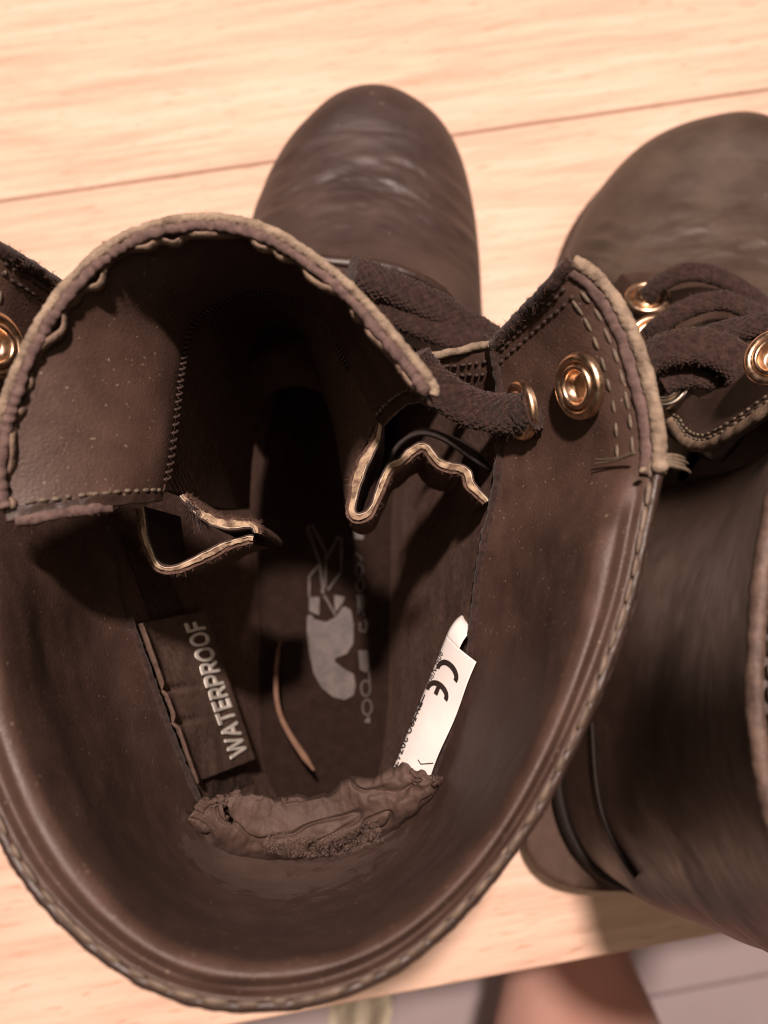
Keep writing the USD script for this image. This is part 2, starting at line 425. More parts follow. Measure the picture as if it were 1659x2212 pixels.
# pale crumpled cloth on the floor
g = np.linspace(-1, 1, 40)
X, Y = np.meshgrid(g, g)
c0 = P(775, 2205, FLOOR_Z)
R = np.sqrt(X ** 2 + Y ** 2)
Z = 0.05 * np.exp(-(X * 2.0) ** 2 - (Y * 1.2) ** 2) + 0.02 * meshkit.fbm(np.stack([X * 3, Y * 3, X * 0], -1), 4, 3) + 0.003
G = np.stack([c0[0] + X * 0.026 + Y * 0.006, c0[1] + Y * 0.05, FLOOR_Z + Z * 1.0], -1)
obj('crumpled_cloth', sheet(G, 0.002), CLOTH, None, True, label='pale crumpled cloth on the floor below the bench edge', cat='cloth')

# ================================================================== the main boot
boot = thing('leather_boot', 'dark brown leather boot open towards the viewer, WATERPROOF and white CE labels inside its shaft', 'boot', 'pair of worn leather boots')
SHAFT_C = np.array([-0.012, 0.004])
# rim outline and lower border of the leather facing, station by station: right flap -> heel -> left flap
rim_px = [(1238, 566, .168), (1340, 668, .168), (1402, 830, .167), (1424, 985, .166), (1398, 1130, .165), (1362, 1290, .165), (1290, 1490, .165), (1190, 1700, .165), (1055, 1900, .165), (850, 2090, .165), (590, 2172, .165), (330, 2128, .165),
          (115, 1965, .165), (0, 1795, .165), (-75, 1600, .165), (-120, 1350, .165), (-130, 1100, .166), (-115, 850, .166), (-75, 640, .167), (-40, 515, .168)]
bord_px = [(1066, 748, .143), (1079, 850, .139), (1080, 960, .134), (1066, 1085, .129), (1043, 1190, .125), (1028, 1320, .121), (1002, 1480, .115), (960, 1610, .107), (895, 1730, .098), (745, 1815, .088), (590, 1825, .086), (470, 1785, .090),
           (405, 1675, .099), (355, 1545, .108), (298, 1385, .115), (255, 1225, .120), (236, 1110, .124), (220, 950, .128), (205, 800, .133), (190, 655, .140)]
sole_px = [(870, 850, .032), (850, 1000, .032), (842, 1150, .032), (840, 1250, .032), (838, 1350, .032), (836, 1450, .032), (832, 1560, .032), (822, 1650, .032), (798, 1720, .032), (745, 1762, .032), (680, 1775, .032), (620, 1755, .032),
           (590, 1705, .032), (572, 1640, .032), (563, 1500, .032), (560, 1380, .032), (558, 1280, .032), (560, 1150, .032), (570, 1000, .032), (600, 850, .032)]
rim, bord, inso = np.array(rim_px, float), np.array(bord_px, float), np.array(sole_px, float)
NS = len(rim)
def mixpx(a, b, k, roll, flat):
    r = a + (b - a) * k
    dz = flap * flat + (1 - flap) * roll
    r[:, 2] = a[:, 2] + (b[:, 2] - a[:, 2]) * dz
    return PP(r)
R0 = PP(rim)
flap = np.clip((np.abs(np.arange(NS) - (NS - 1) / 2) - 5.5) / 1.0, 0, 1)      # 1 on the flat eyelet flaps at both ends
lift = (1 - flap)[:, None] * np.array([0, 0, 1.0])
prof = [(0.0, R0), (0.06, mixpx(rim, bord, 0.06, 0.0, .03) + lift * 0.0008), (0.12, mixpx(rim, bord, 0.12, 0.02, .06) + lift * 0.0005), (0.20, mixpx(rim, bord, 0.20, 0.0, .11) + lift * 0.0013), (0.30, mixpx(rim, bord, 0.30, 0.03, .19) + lift * 0.0012),
        (0.42, mixpx(rim, bord, 0.42, 0.15, .32)), (0.55, mixpx(rim, bord, 0.55, 0.36, .48)), (0.75, mixpx(rim, bord, 0.75, 0.68, .72)), (1.0, PP(bord))]
NU, NV = 420, 90
TT = np.linspace(0, NS - 1, NU)
FR = np.linspace(0, 1, NV)
rows = np.array([CubicSpline(np.arange(NS), c)(TT) for _, c in prof])
# flat flaps: straight rows instead of the padded roll
GF = PchipInterpolator([k for k, _ in prof], rows, axis=0)(FR)
V_, F_ = GF.reshape(-1, 3), faces_of(NV, NU)
NF = vnorm(V_, F_).reshape(NV, NU, 3)
if NF[NV // 2, NU // 2, 2] < 0 or NF[NV // 2, 10, 0] > 0:
    NF = -NF
GF = GF + NF * (((meshkit.fbm(GF * 40, 4, 2) - 0.5) * 0.0016) * np.clip(FR * 5, 0, 1)[:, None])[..., None]
obj('collar_lining', sheet(GF if np.allclose(NF, vnorm(V_, F_).reshape(NF.shape)) else GF[:, ::-1], 0.0015), HEELC, boot, 50)


def S1(st, fr, lift=0.0):
    """Point and normal on the collar/facing at station st and fraction fr."""
    i = np.clip(np.asarray(fr, float) * (NV - 1), 0, NV - 1.001); j = np.clip(np.asarray(st, float) / (NS - 1) * (NU - 1), 0, NU - 1.001)
    i, j = np.broadcast_arrays(i, j)
    a, b = i.astype(int), j.astype(int); u, w = (i - a)[..., None], (j - b)[..., None]
    s = lambda A: (A[a, b] * (1 - w) + A[a, b + 1] * w) * (1 - u) + (A[a + 1, b] * (1 - w) + A[a + 1, b + 1] * w) * u
    n = s(NF)
    return s(GF) + n * lift, n


# outside of the shaft
xy = R0[:, :2] - SHAFT_C
def outer(k, z, dy=0.0):
    rad = np.linalg.norm(xy, axis=1, keepdims=True)
    wall = np.linalg.norm(PP(bord)[:, :2] - SHAFT_C, axis=1, keepdims=True) + 0.004
    q = np.c_[SHAFT_C + xy / rad * np.maximum(rad * k, wall), np.full(NS, z)]
    return q
orows = np.array([CubicSpline(np.arange(NS), c)(np.linspace(0, NS - 1, 200)) for c in (R0 - [0, 0, 0.001], outer(0.985, .150), outer(0.95, .11), outer(0.88, .07), outer(0.82, .04), outer(0.82, .02))])
GO = PchipInterpolator(np.linspace(0, 1, 6), orows, axis=0)(np.linspace(0, 1, 40))
obj('shaft', bump(sheet(GO[:, ::-1], 0.0012), 0.0006, 60, 8), LEATHER, boot, 50)

# cloth lining down to the insole
B, I0 = PP(bord), PP(inso)
mid = bord + (inso - bord) * 0.5
mid[:, 2] = bord[:, 2] + (inso[:, 2] - bord[:, 2]) * 0.45
lrows = np.array([CubicSpline(np.arange(NS), c)(np.linspace(0, NS - 1, 260)) for c in (B + [0, 0, 0.0005], PP(mid), I0)])
GL = PchipInterpolator([0, 0.5, 1], lrows, axis=0)(np.linspace(0, 1, 70))
GL = GL + ((meshkit.fbm(GL * 55, 3, 4) - 0.5) * 0.0025)[..., None] * np.array([0.7, 0.7, 0])
obj('lining', sheet(GL, 0), KNIT, boot, True)
qs = Q(GL.reshape(-1, 3))
LIN = LinearNDInterpolator(qs, GL.reshape(-1, 3))
LNN = LinearNDInterpolator(qs, vnorm(GL.reshape(-1, 3), faces_of(*GL.shape[:2])))
FAC = LinearNDInterpolator(Q(GF.reshape(-1, 3)), GF.reshape(-1, 3))
FNN = LinearNDInterpolator(Q(GF.reshape(-1, 3)), NF.reshape(-1, 3))
def on(I, N, uv, lift):
    uv = np.asarray(uv, float)
    p, n = I(uv), N(uv)
    n = n / np.linalg.norm(n, axis=-1, keepdims=True)
    s = np.sign(((EYE - p) * n).sum(-1, keepdims=True))
    return p + n * s * np.asarray(lift)[..., None], n * s

def facing_eye(G):
    n = vnorm(G.reshape(-1, 3), faces_of(*G.shape[:2])).reshape(G.shape)
    s = np.sign(((EYE - G) * n).sum(-1).mean())
    return G if s > 0 else G[:, ::-1]

# insole
ins = np.r_[[(x, y) for x, y, _ in I0]]
io = spl(np.vstack([ins * [1, 1] , [[-0.045, 0.12], [-0.05, 0.17], [-0.03, 0.21], [0, 0.218], [0.025, 0.2], [0.035, 0.15], [0.022, 0.1]]][::1]) if False else np.vstack([ins, [[-0.036, 0.15], [-0.026, 0.19], [0.0, 0.20], [0.02, 0.18], [0.024, 0.15]]]), 160, True)
cen = io.mean(0)
k = np.linspace(1.06, 0, 14)[:, None, None]
GI = np.concatenate([cen + (io - cen)[None] * k, np.full((14, 160, 1), 0.033)], -1)
obj('insole', sheet(GI[:, ::-1], 0, True), INSOLE, boot, True)

# ---- printed marks on the insole
IZ = 0.0336
def strokes(rows, wd, z=IZ, h=0.0003):
    out = []
    for r in rows:
        q = np.array([P(u, v, z) for u, v in r])
        q = q if len(q) == 2 else np.vstack([q])
        fine = np.vstack([np.linspace(a, b, 6)[:-1] for a, b in zip(q[:-1], q[1:])] + [q[-1:]])
        out.append(sweep(fine, wd / 2, h, (0, 0, 1), 6))
    return join(out)
def blob(pts, z=IZ, h=0.0003, smooth=0.0009):
    from shapely.geometry import Polygon
    pg = Polygon([tuple(P(u, v, z)[:2]) for u, v in pts]).buffer(-smooth).buffer(2 * smooth).buffer(-smooth)
    m = trimesh.creation.extrude_polygon(pg, h, engine='earcut')
    return np.asarray(m.vertices) + [0, 0, z], np.asarray(m.faces)
ovals = lambda cx, cy, rx, ry: [(cx + rx * math.cos(a), cy + ry * math.sin(a)) for a in np.linspace(0, 2 * math.pi, 13)]
mark = strokes([[(664, 1140), (690, 1215), (700, 1290)], [(675, 1135), (706, 1196)], [(702, 1215), (730, 1160), (738, 1165), (737, 1235), (708, 1275)], [(664, 1140), (675, 1135)], [(704, 1200), (702, 1270)], [(668, 1290), (668, 1245), (694, 1215)], [(694, 1275), (725, 1330)]], 0.0009)
obj('insole_emblem', mark, PRINT, boot, 40)
obj('insole_emblem', blob([(664, 1300), (760, 1300), (762, 1500), (735, 1505), (668, 1490)]) if False else join([blob([(664, 1316), (680, 1338), (705, 1344), (727, 1332), (742, 1308), (758, 1318), (764, 1350), (763, 1390), (750, 1412), (730, 1420), (716, 1419), (726, 1432), (745, 1446), (764, 1456), (768, 1480), (764, 1502), (745, 1512), (720, 1506), (695, 1486), (678, 1455), (668, 1410), (663, 1360)]), blob([(668, 1290), (690, 1290), (690, 1330), (668, 1320)], smooth=0.0003), blob([(722, 1285), (745, 1290), (742, 1300), (724, 1325)], smooth=0.0003)]), PRINT, boot, 40)
word = [strokes([ovals(776, 1232, 8, 14), ovals(778, 1265, 8, 14), ovals(790, 1487, 10, 17), ovals(793, 1528, 10, 17), [(768, 1195), (780, 1205), (782, 1212)], [(772, 1325), (776, 1318), (785, 1320), (786, 1330)], [(777, 1345), (778, 1362), (788, 1366), (792, 1350), (788, 1338)], [(784, 1450), (797, 1452), (799, 1478)]], 0.0007, h=0.0003)]
word += [blob(b, smooth=0.0002) for b in ([(765, 1140), (784, 1140), (785, 1165), (766, 1165)], [(771, 1285), (787, 1285), (788, 1315), (772, 1315)], [(774, 1405), (794, 1405), (797, 1448), (778, 1448)], [(786, 1560), (798, 1545), (800, 1562)])]
obj('insole_lettering', join(word), PRINT, boot, 40)

# ---- loose torn strip lying on the insole
st = spl(np.array([P(*q) for q in ((606, 1380, .040), (598, 1430, .042), (596, 1490, .044), (604, 1540, .046), (628, 1590, .048), (653, 1628, .049), (678, 1664, .049))]), 60)
obj('torn_strip', sweep(st, np.interp(np.linspace(0, 1, 60), [0, .15, .6, .9, 1], [.0003, .0007, .0008, .001, .0004]), 0.0005, (0.2, 0, 1), 10), mat('torn_strip_leather', (0.17, 0.09, 0.055), rough=0.75), boot, True)

# ---- torn leather at the heel
E0 = [(385, 1800, .090), (450, 1860, .084), (540, 1880, .083), (640, 1885, .083), (740, 1870, .085), (840, 1830, .089), (905, 1765, .097), (955, 1690, .111)]
E1 = [(408, 1765, .105), (470, 1790, .104), (550, 1805, .103), (640, 1810, .103), (735, 1790, .104), (825, 1750, .107), (900, 1715, .110), (950, 1680, .112)]
E2 = [(425, 1742, .106), (480, 1722, .106), (545, 1722, .104), (630, 1738, .102), (720, 1722, .103), (800, 1688, .106), (880, 1672, .109), (940, 1676, .112)]
E3 = [(432, 1738, .103), (485, 1716, .101), (545, 1716, .099), (632, 1730, .097), (718, 1712, .098), (800, 1676, .102), (878, 1660, .105), (936, 1670, .109)]
E4 = [(440, 1745, .09), (490, 1735, .085), (550, 1735, .083), (635, 1745, .082), (715, 1735, .083), (800, 1700, .086), (870, 1690, .09), (925, 1690, .097)]
hr = np.array([CubicSpline(np.arange(8), PP(e))(np.linspace(0, 7, 260)) for e in (E0, E1, E2, E3, E4)])
GH = PchipInterpolator([0, 0.45, 0.8, 0.88, 1], hr, axis=0)(np.linspace(0, 1, 120))
uu, vv = np.meshgrid(np.linspace(0, 1, 260), np.linspace(0, 1, 120))
nh = vnorm(GH.reshape(-1, 3), faces_of(120, 260)).reshape(GH.shape)
nh *= np.sign(nh[60, 130, 2])
vin = np.clip((vv - 0.1) * 2.2, 0, 1)
crumple = vin * (meshkit.fbm(np.stack([uu * 6, vv * 2.6, uu * 0], -1), 3, 21) - 0.5) * 0.0044
ridge = -0.0012 * np.exp(-(np.abs(meshkit.fbm(np.stack([uu * 5 + 3, vv * 3, uu * 0], -1), 2, 33) - 0.5) / 0.03) ** 2)
ragged = (meshkit.fbm(np.stack([uu * 14, uu * 0, uu * 0], -1), 4, 5) - 0.5) * 0.0042 * np.clip((vv - 0.6) * 4, 0, 1)
crumple = crumple + (meshkit.fbm(np.stack([uu * 22, vv * 5, uu * 0], -1), 4, 28) - 0.5) * 0.0016
env = np.clip(vv * 4, 0, 1) * np.clip((1 - vv) * 6, 0.1, 1)
GH = GH + nh * ((crumple + ridge) * env)[..., None] + np.array([0, 1, 0.2]) * ragged[..., None]
hole = (((uu - 0.175 - (vv - 0.62) * -0.08) / 0.022) ** 2 + ((vv - 0.60 - (uu - 0.175) * -2.2) / 0.05) ** 2 < 1)[:-1, :-1]
obj('torn_heel_lining', sheet(GH if nh is None else GH, 0.0011, drop=hole), SUEDE, boot, True)
# worn nap strip below it
nap = spl(np.array([P(*q) for q in ((575, 1812, .1055), (650, 1826, .105), (740, 1818, .1055), (820, 1790, .1075))]), 60)
fuzz_on(sweep(nap, 0.0024, 0.0006, (0, 0.3, 1), 8), 1300, 0.0006, 0.00008, mat('nap_fibres', (0.20, 0.14, 0.115), rough=0.9), boot, curl=0.6)

# ---- rim of the collar: leather edge bead, stitched strip
sr = np.linspace(3.0, 16.8, 420)
p, n = S1(sr, np.full_like(sr, 0.0), 0.0)
obj('rim_edge', bump(sweep(p - [0, 0, .0008], 0.0011, 0.0015, np.tile([0, 0, 1.0], (len(p), 1)), 10), 0.00035, 500, 3), LEATHER, boot, True)
p, n = S1(sr, np.full_like(sr, 0.045), 0.0004)
obj('rim_stitching', beads(p, 0.0036, 0.0005, 0.00055, 0.6, n, 0.0001, 0.2), mat('rim_thread', (0.17, 0.12, 0.085), (0.08, 0.055, 0.04), rough=0.5, scale=500), boot, True, kind='stuff')

# ---- eyelet flaps: raw outer edge, fuzzy front edge, two rows of stitching
for (a, b, nm) in ((-0.0, 3.25, 0), (NS - 1.0, NS - 3.2, 1)):
    s = np.linspace(a, b, 130)
    p, n = S1(s, np.full_like(s, 0.0), 0)
    obj('flap_edge', bump(bump(sweep(spl(p, 420), 0.0012, 0.0011, spl(n, 420), 20), 0.0002, 260, 12 + nm, 2), 0.00026, 1500, 14, 3), RAW, boot, True)
    p, n = S1(s, np.full_like(s, 0.075), 0.0002)
    obj('edge_seam', bump(sweep(p, 0.0011, 0.0006, n, 10), 0.0005, 700, 9 + nm), PURPLE, boot, True)
    s2 = a + (b - a) * np.linspace(0.12, 0.93, 90)
    rowz = []
    for fr in (0.155, 0.245):
        p, n = S1(s2, np.full_like(s2, fr), 0.0)
        rowz.append(beads(p, 0.0026, 0.0012, 0.00036, 0.6, n, 0.00005))
    obj('flap_stitching', join(rowz), THREAD, boot, True, kind='stuff')
    fr = np.linspace(0.0, 1.0, 90)
    p, n = S1(np.full_like(fr, a), fr, 0.0)
    fm = bump(sweep(p, 0.0014, 0.0010, n, 12), 0.0005, 500, 15 + nm)
    obj('front_edge', fm, LACE, boot, True)
    fuzz_on(fm, 1500, 0.0012, 0.00010, LACEFUZZ, boot)
    rowz = []
    for ds in (0.22, 0.42):
        p, n = S1(np.full(80, a + math.copysign(ds, b - a)), np.linspace(0.2, 0.98, 80), 0.0)
        rowz.append(beads(p, 0.0013, 0.0008, 0.0004, 0.7, n, 0.0))
    obj('front_stitching', join(rowz), THREAD_D, boot, True, kind='stuff')
# front edge of the facing below the flap, fraying into the cloth
sb = np.linspace(0, 15.8, 300)
p, n = S1(sb, np.full_like(sb, 0.995), 0.0002)
fm = bump(sweep(p, 0.0009, 0.0008, n, 8), 0.0006, 600, 31)
obj('facing_edge', fm, LACE, boot, True)
fuzz_on(fm, 1500, 0.0011, 0.00009, LACEFUZZ, boot)
# frayed knot at the flap corner
kc = P(1424, 1008, .1665)
obj('thread_knot', bump(sweep(np.linspace(P(1419, 992, .167), P(1431, 1022, .166), 9), 0.0014 * np.array([.3, .7, .9, 1, 1, 1, .9, .7, .3]), None, None, 12), 0.0001, 900, 2), RAW, boot, True)
obj('thread_knot', sweep(np.linspace(P(1386, 1010, .168), P(1392, 1022, .168), 7), 0.0007 * np.array([.3, .8, 1, 1, 1, .8, .3]), None, None, 10), RAW, boot, True)
tu = [sweep(spl(np.array([P(1436, 985 + 6 * i, .164), P(1462 + 5 * i, 985 + 9 * i, .1635), P(1485 + rng.uniform(-8, 18), 992 + 10 * i, .162)]), 16), np.linspace(0.0005, 0.0002, 16), None, None, 7) for i in range(4)]
tu += [sweep(spl(np.array([P(1372, 978, .167), P(1330, 990 + 4 * i, .1625), P(1285, 992 + 9 * i, .158)]), 16), np.linspace(0.0003, 0.00012, 16), None, None, 7) for i in range(2)]
obj('frayed_thread', join(tu), THREAD, boot, True)

# ---- eyelets
def eyelet_mesh(R=0.0059, r=0.0029):
    pr = [(R, -0.0004), (R, 0.0002)]
    for a in np.linspace(0, math.pi, 12):
        pr.append((R - 0.0009 + 0.0009 * math.cos(a), 0.0003 + 0.00085 * math.sin(a)))
    pr += [(r + 0.0013, 0.0004)]
    for a in np.linspace(0.15, math.pi, 10):
        pr.append((r + 0.0005 + 0.0006 * math.cos(a), 0.0006 + 0.0007 * math.sin(a)))
    pr += [(r - 0.0001, 0.0002), (r - 0.0004, -0.0007), (r - 0.0009, -0.0011), (0.0, -0.0012)]
    pr = np.array(pr)
    return pr
def eyelet(centre, normal, parent, R=0.0059, r=0.0029, material=None, up=(0, 1, 0.2)):
    obj('eyelet', place(lathe(eyelet_mesh(R, r)), centre, normal, up), material or BRASS, parent, 50)
for uv, tip in (((1268, 832), 0.0), ((1140, 884), 0.55)):
    p, n = on(FAC, FNN, [uv], 0.0005)
    q, nn = on(FAC, FNN, [(uv[0] + 12, uv[1]), (uv[0] - 12, uv[1]), (uv[0], uv[1] + 12)], 0)
    eyelet(p[0] + n[0] * 0.0012, n[0] + np.array([-tip, 0, -0.25 * tip]), boot)
p, n = S1(np.array([NS - 2.25]), np.array([0.22]), 0.0)
pe = P(-12, 748, .163)
d = np.linalg.norm(GF[:, -80:] - pe, axis=-1); i, j = np.unravel_index(d.argmin(), d.shape)
eyelet(GF[i, NU - 80 + j] + NF[i, NU - 80 + j] * np.sign(NF[i, NU - 80 + j] @ (EYE - pe)) * 0.0015, NF[i, NU - 80 + j] * np.sign(NF[i, NU - 80 + j] @ (EYE - pe)), boot)

# ---- tongue
T0 = [(6, 1104, .166), (-2, 1000, .168), (22, 885, .170), (58, 790, .171), (108, 692, .172), (180, 602, .172), (268, 534, .172), (350, 500, .172), (432, 487, .172), (520, 497, .172), (612, 534, .172), (702, 595, .172), (780, 664, .171), (850, 745, .170), (905, 815, .169), (924, 852, .168)]
T1 = [(352, 1062, .147), (371, 960, .146), (384, 850, .145), (396, 765, .144), (422, 695, .142), (475, 655, .141), (535, 636, .140), (585, 635, .140), (625, 645, .140), (660, 660, .140), (690, 685, .140), (713, 715, .141), (735, 757, .142), (762, 808, .143), (790, 860, .143), (818, 903, .143)]
T2 = [(470, 1100, .105), (480, 1000, .100), (495, 900, .095), (510, 820, .092), (530, 770, .090), (555, 745, .088), (580, 735, .087), (610, 735, .087), (640, 745, .087), (665, 765, .088), (685, 800, .090), (700, 850, .092), (715, 900, .094), (728, 960, .096), (738, 1030, .100), (748, 1100, .105)]
T3 = [(540, 1100, .06), (545, 1000, .06), (555, 930, .06), (570, 880, .06), (590, 850, .06), (610, 840, .06), (630, 835, .06), (650, 835, .06), (670, 840, .06), (690, 850, .06), (705, 870, .06), (720, 910, .06), (730, 960, .06), (740, 1000, .06), (748, 1050, .06), (755, 1100, .06)]
trow = np.array([CubicSpline(np.arange(16), PP(t))(np.linspace(0, 15, 300)) for t in (T0, T1, T2, T3)])
nP = 70
GT = PchipInterpolator([0, 0.4, 0.8, 1], trow, axis=0)(np.linspace(0, 0.4, nP))
GT = GT + ((meshkit.fbm(GT * 70, 3, 14) - 0.5) * 0.0014)[..., None] * np.array([0.5, 0.5, 0.2])
obj('tongue', sheet(facing_eye(GT), 0.0016), COLLAR, boot, 50)
GK = PchipInterpolator([0, 0.4, 0.8, 1], trow, axis=0)(np.linspace(0.4, 1.0, 60))
obj('tongue_lining', sheet(facing_eye(GK), 0.0010), KNIT, boot, True)
T = GT[0]
L = arc(T)
out = np.cross(np.gradient(T, axis=0), [0, 0, 1.0]); out /= np.linalg.norm(out, axis=1, keepdims=True)
if ((T[150] + out[150])[1] < T[150][1]):
    out = -out
wob = lambda s, k, ph=0: np.sin(L * k + ph + 1.6 * np.sin(L * k * 0.37)) 
te = bump(bump(sweep(spl(T + out * 0.0010 + [0, 0, 0.0004], 1100), 0.0009, 0.0011, np.tile([0, 0, 1.0], (1100, 1)), 22), 0.0002, 260, 41, 2), 0.00028, 1500, 42, 3)
obj('tongue_edge', te, RAW, boot, True)
fuzz_on(te, 2600, 0.0007, 0.00007, mat('edge_fibres', (0.40, 0.29, 0.19), rough=0.9, scale=200), boot)
seam = T - out * 0.0006 + [0, 0, 0.0008]
obj('tongue_edge_seam', bump(sweep(spl(seam, 900), 0.0009, 0.0008, np.tile([0, 0, 1.0], (900, 1)), 10, tex=lambda s, a: 1 + 0.12 * np.sin(s * 3300 + 2.5 * np.sin(s * 410) + np.sin(a) * 1.2)), 0.0006, 420, 44), PURPLE, boot, True)
wave = T - out * (0.0013 + 0.00045 * wob(L, 900) + 0.0004 * wob(L, 430, 2))[:, None] - [0, 0, 0.0006]
wave = wave + np.array([0, 0, 1.0]) * (0.0005 * wob(L, 520, 1))[:, None]
obj('tongue_inner_lip', bump(sweep(spl(wave, 800), 0.00042, 0.0010, np.tile([0, 0, 1.0], (800, 1)), 12), 0.0003, 600, 47), mat('lip_suede', (0.26, 0.18, 0.125), (0.14, 0.095, 0.07), rough=0.85, scale=300, fine=3000, strength=0.5), boot, True)
# lower edges of its wings with stitching
for col, nm in ((0, 0), (-1, 1)):
    e = GT[:, col]; e2 = GT[:, 8 if col == 0 else -14]
    n = np.cross(e2 - e, np.gradient(e, axis=0)); n /= np.linalg.norm(n, axis=1, keepdims=True)
    n *= np.sign(((EYE - e) * n).sum(1, keepdims=True))
    dr = (e2 - e); dr /= np.linalg.norm(dr, axis=1, keepdims=True)
    w = 0.0019
    strip = np.stack([e - dr * w * k + n * 0.0003 for k in np.linspace(-0.1, 1, 8)], 0)
    strip = strip + ((meshkit.fbm(strip * 300, 3, 50 + nm) - 0.5) * 0.0008)[..., None]
    obj('wing_edge', sheet(facing_eye(strip), 0.0009), LEATHER, boot, True)
    row = spl((e + dr * 0.0006)[2:-2], 100)
    obj('wing_stitching', beads(row, 0.0013, 0.0007, 0.00038, 0.8, spl(n[2:-2], 100), 0.0003), THREAD, boot, True, kind='stuff')
    if nm == 0:
        low = spl(strip[-1][3:40] + n[3:40] * -0.0005, 60)
        fm = bump(sweep(low, 0.0010, 0.0007, n[20], 8), 0.0005, 500, 77)
        obj('frayed_edge', fm, PURPLE, boot, True)
        fuzz_on(fm, 260, 0.0012, 0.0001, LACEFUZZ, boot)
# whip-stitched seam between panel and lining
e = GT[-1]
sm = e[30:]
loops = []
for k in range(6, 255, 3):
    c = e[k]; t = e[k + 1] - e[k - 1]; t /= np.linalg.norm(t)
    dn = GK[3, ::1][k if np.allclose(GK[0, k], e[k], atol=2e-3) else k] - GT[-4, k]; dn /= np.linalg.norm(dn)
    n = np.cross(t, dn); n *= np.sign((EYE - c) @ n)
    q = np.array([c - dn * 0.0012, c + n * 0.0007 - dn * 0.0004 + t * 0.0002, c + n * 0.0007 + dn * 0.0004 + t * 0.0005, c + dn * 0.0012 + t * 0.0007])
    loops.append(sweep(spl(q, 8), 0.00028, None, None, 6))
obj('seam_stitching', join(loops), THREAD_D, boot, True, kind='stuff')

# ---- torn gussets: layered cloth with tan foam and white membrane along the cut
def gusset(px, side, depth, lean, wide, name, dark=True):
    """px: the cut edge (u, v, z); side: +1 puts the cloth on the left of travel; lean: how the sheet moves as it falls."""
    e = spl(PP(px), 160)
    e = e + np.stack([meshkit.fbm(e * 330, 3, 81 + k) - 0.5 for k in range(3)], 1) * 0.0007
    t = np.gradient(e, axis=0); t /= np.linalg.norm(t, axis=1, keepdims=True)
    nrm = np.cross([0, 0, 1.0], t); nrm /= np.linalg.norm(nrm, axis=1, keepdims=True); nrm *= side
    wv = (0.35 + 1.1 * meshkit.fbm(e * 330, 3, 61))[:, None]
    def layer(a0, a1, top, mname, material, rough_amp, dep):
        rows = []
        inner, outer_ = e + nrm * a0, e + nrm * (a1 if np.isscalar(a1) else a1)
        fall = [0, 0.12, 0.45, 1.0]
        lo = lambda c, k: c + np.asarray(lean) * k * dep - np.array([0, 0, 1.0]) * dep * k
        G = np.stack([lo(inner, 1), lo(inner, 0.4), lo(inner, 0.1), inner + [0, 0, top * 0.6], (inner + outer_) / 2 + [0, 0, top], outer_ + [0, 0, top * 0.4], lo(outer_, 0.1), lo(outer_, 0.4), lo(outer_, 1)], 0)
        G = PchipInterpolator(np.arange(9), G, axis=0)(np.linspace(0, 8, 34))
        v, f = sheet(G)
        v = v + vnorm(v, f) * ((meshkit.fbm(v * 900, 3, 71) - 0.5) * 2 * rough_amp)[:, None]
        return obj(mname, (v, f), material, boot, True), (v, f)
    w = wide if np.isscalar(wide) else 0.8 * np.interp(np.linspace(0, 1, 160), *np.array(wide).T)[:, None]
    layer(-0.00035, 0.0, 0.0002, 'gusset_backing', BACK, 0.0001, depth)
    layer(0.0, 0.00028, 0.0003, 'gusset_membrane', MEMB, 0.00014, 0.002)
    layer(0.00028, 0.0004 + w * wv, 0.0001, 'gusset_foam', FOAM, 0.00035, 0.002)
    _, m = layer(0.0004 + w * wv, 0.0011 + w * wv, -0.0006, 'gusset_cloth', KNIT, 0.0002, depth)
    top = e + nrm * (0.0008 + w * wv) - [0, 0, 0.0006]
    k = rng.integers(0, 160, 260)
    hairs('loose_fibres', top[k] + rng.normal(0, 0.0002, (260, 3)), nrm[k] + rng.normal(0, 0.7, (260, 3)) + [0, 0, 0.4], 0.0012, 0.00008, LACEFUZZ, boot, 0.5)
gr1 = [(826, 900, .142), (824, 925, .141), (819, 950, .140), (804, 985, .139), (788, 1020, .138), (774, 1060, .137), (765, 1090, .136), (768, 1108, .136), (784, 1110, .136), (799, 1100, .136), (808, 1078, .136), (816, 1052, .136), (828, 1022, .135), (842, 1002, .135), (862, 992, .134), (878, 974, .134), (904, 958, .133), (930, 968, .132), (946, 990, .131), (966, 1000, .130), (992, 1003, .129), (1014, 1018, .128), (1022, 1042, .128), (1040, 1062, .128), (1056, 1080, .128)]
gusset(gr1, -1, 0.028, (0.0, 0.12, 0), [(0, .0003), (.06, .0005), (.14, .0017), (.26, .0017), (.34, .0008), (.38, .0004), (.43, .0006), (.55, .0011), (.7, .0011), (.8, .0013), (.93, .0012), (1, .0005)], 'right')
gl1 = [(310, 1096, .136), (316, 1135, .135), (325, 1180, .134), (337, 1208, .133), (352, 1222, .133), (378, 1222, .133), (420, 1205, .133), (460, 1186, .133), (505, 1166, .133), (548, 1160, .133)]
gusset(gl1, -1, 0.026, (0.0, 0.15, 0), [(0, .0010), (.3, .0008), (.42, .0004), (.5, .0006), (.7, .0010), (1, .0005)], 'left')
gl2 = [(548, 1152, .134), (542, 1140, .135), (515, 1141, .136), (480, 1140, .137), (450, 1128, .138), (424, 1112, .139), (404, 1092, .140), (388, 1072, .141)]
gusset(gl2, -1, 0.030, (0.0, 0.1, 0), [(0, .0006), (.2, .0014), (.6, .0014), (1, .0005)], 'left')
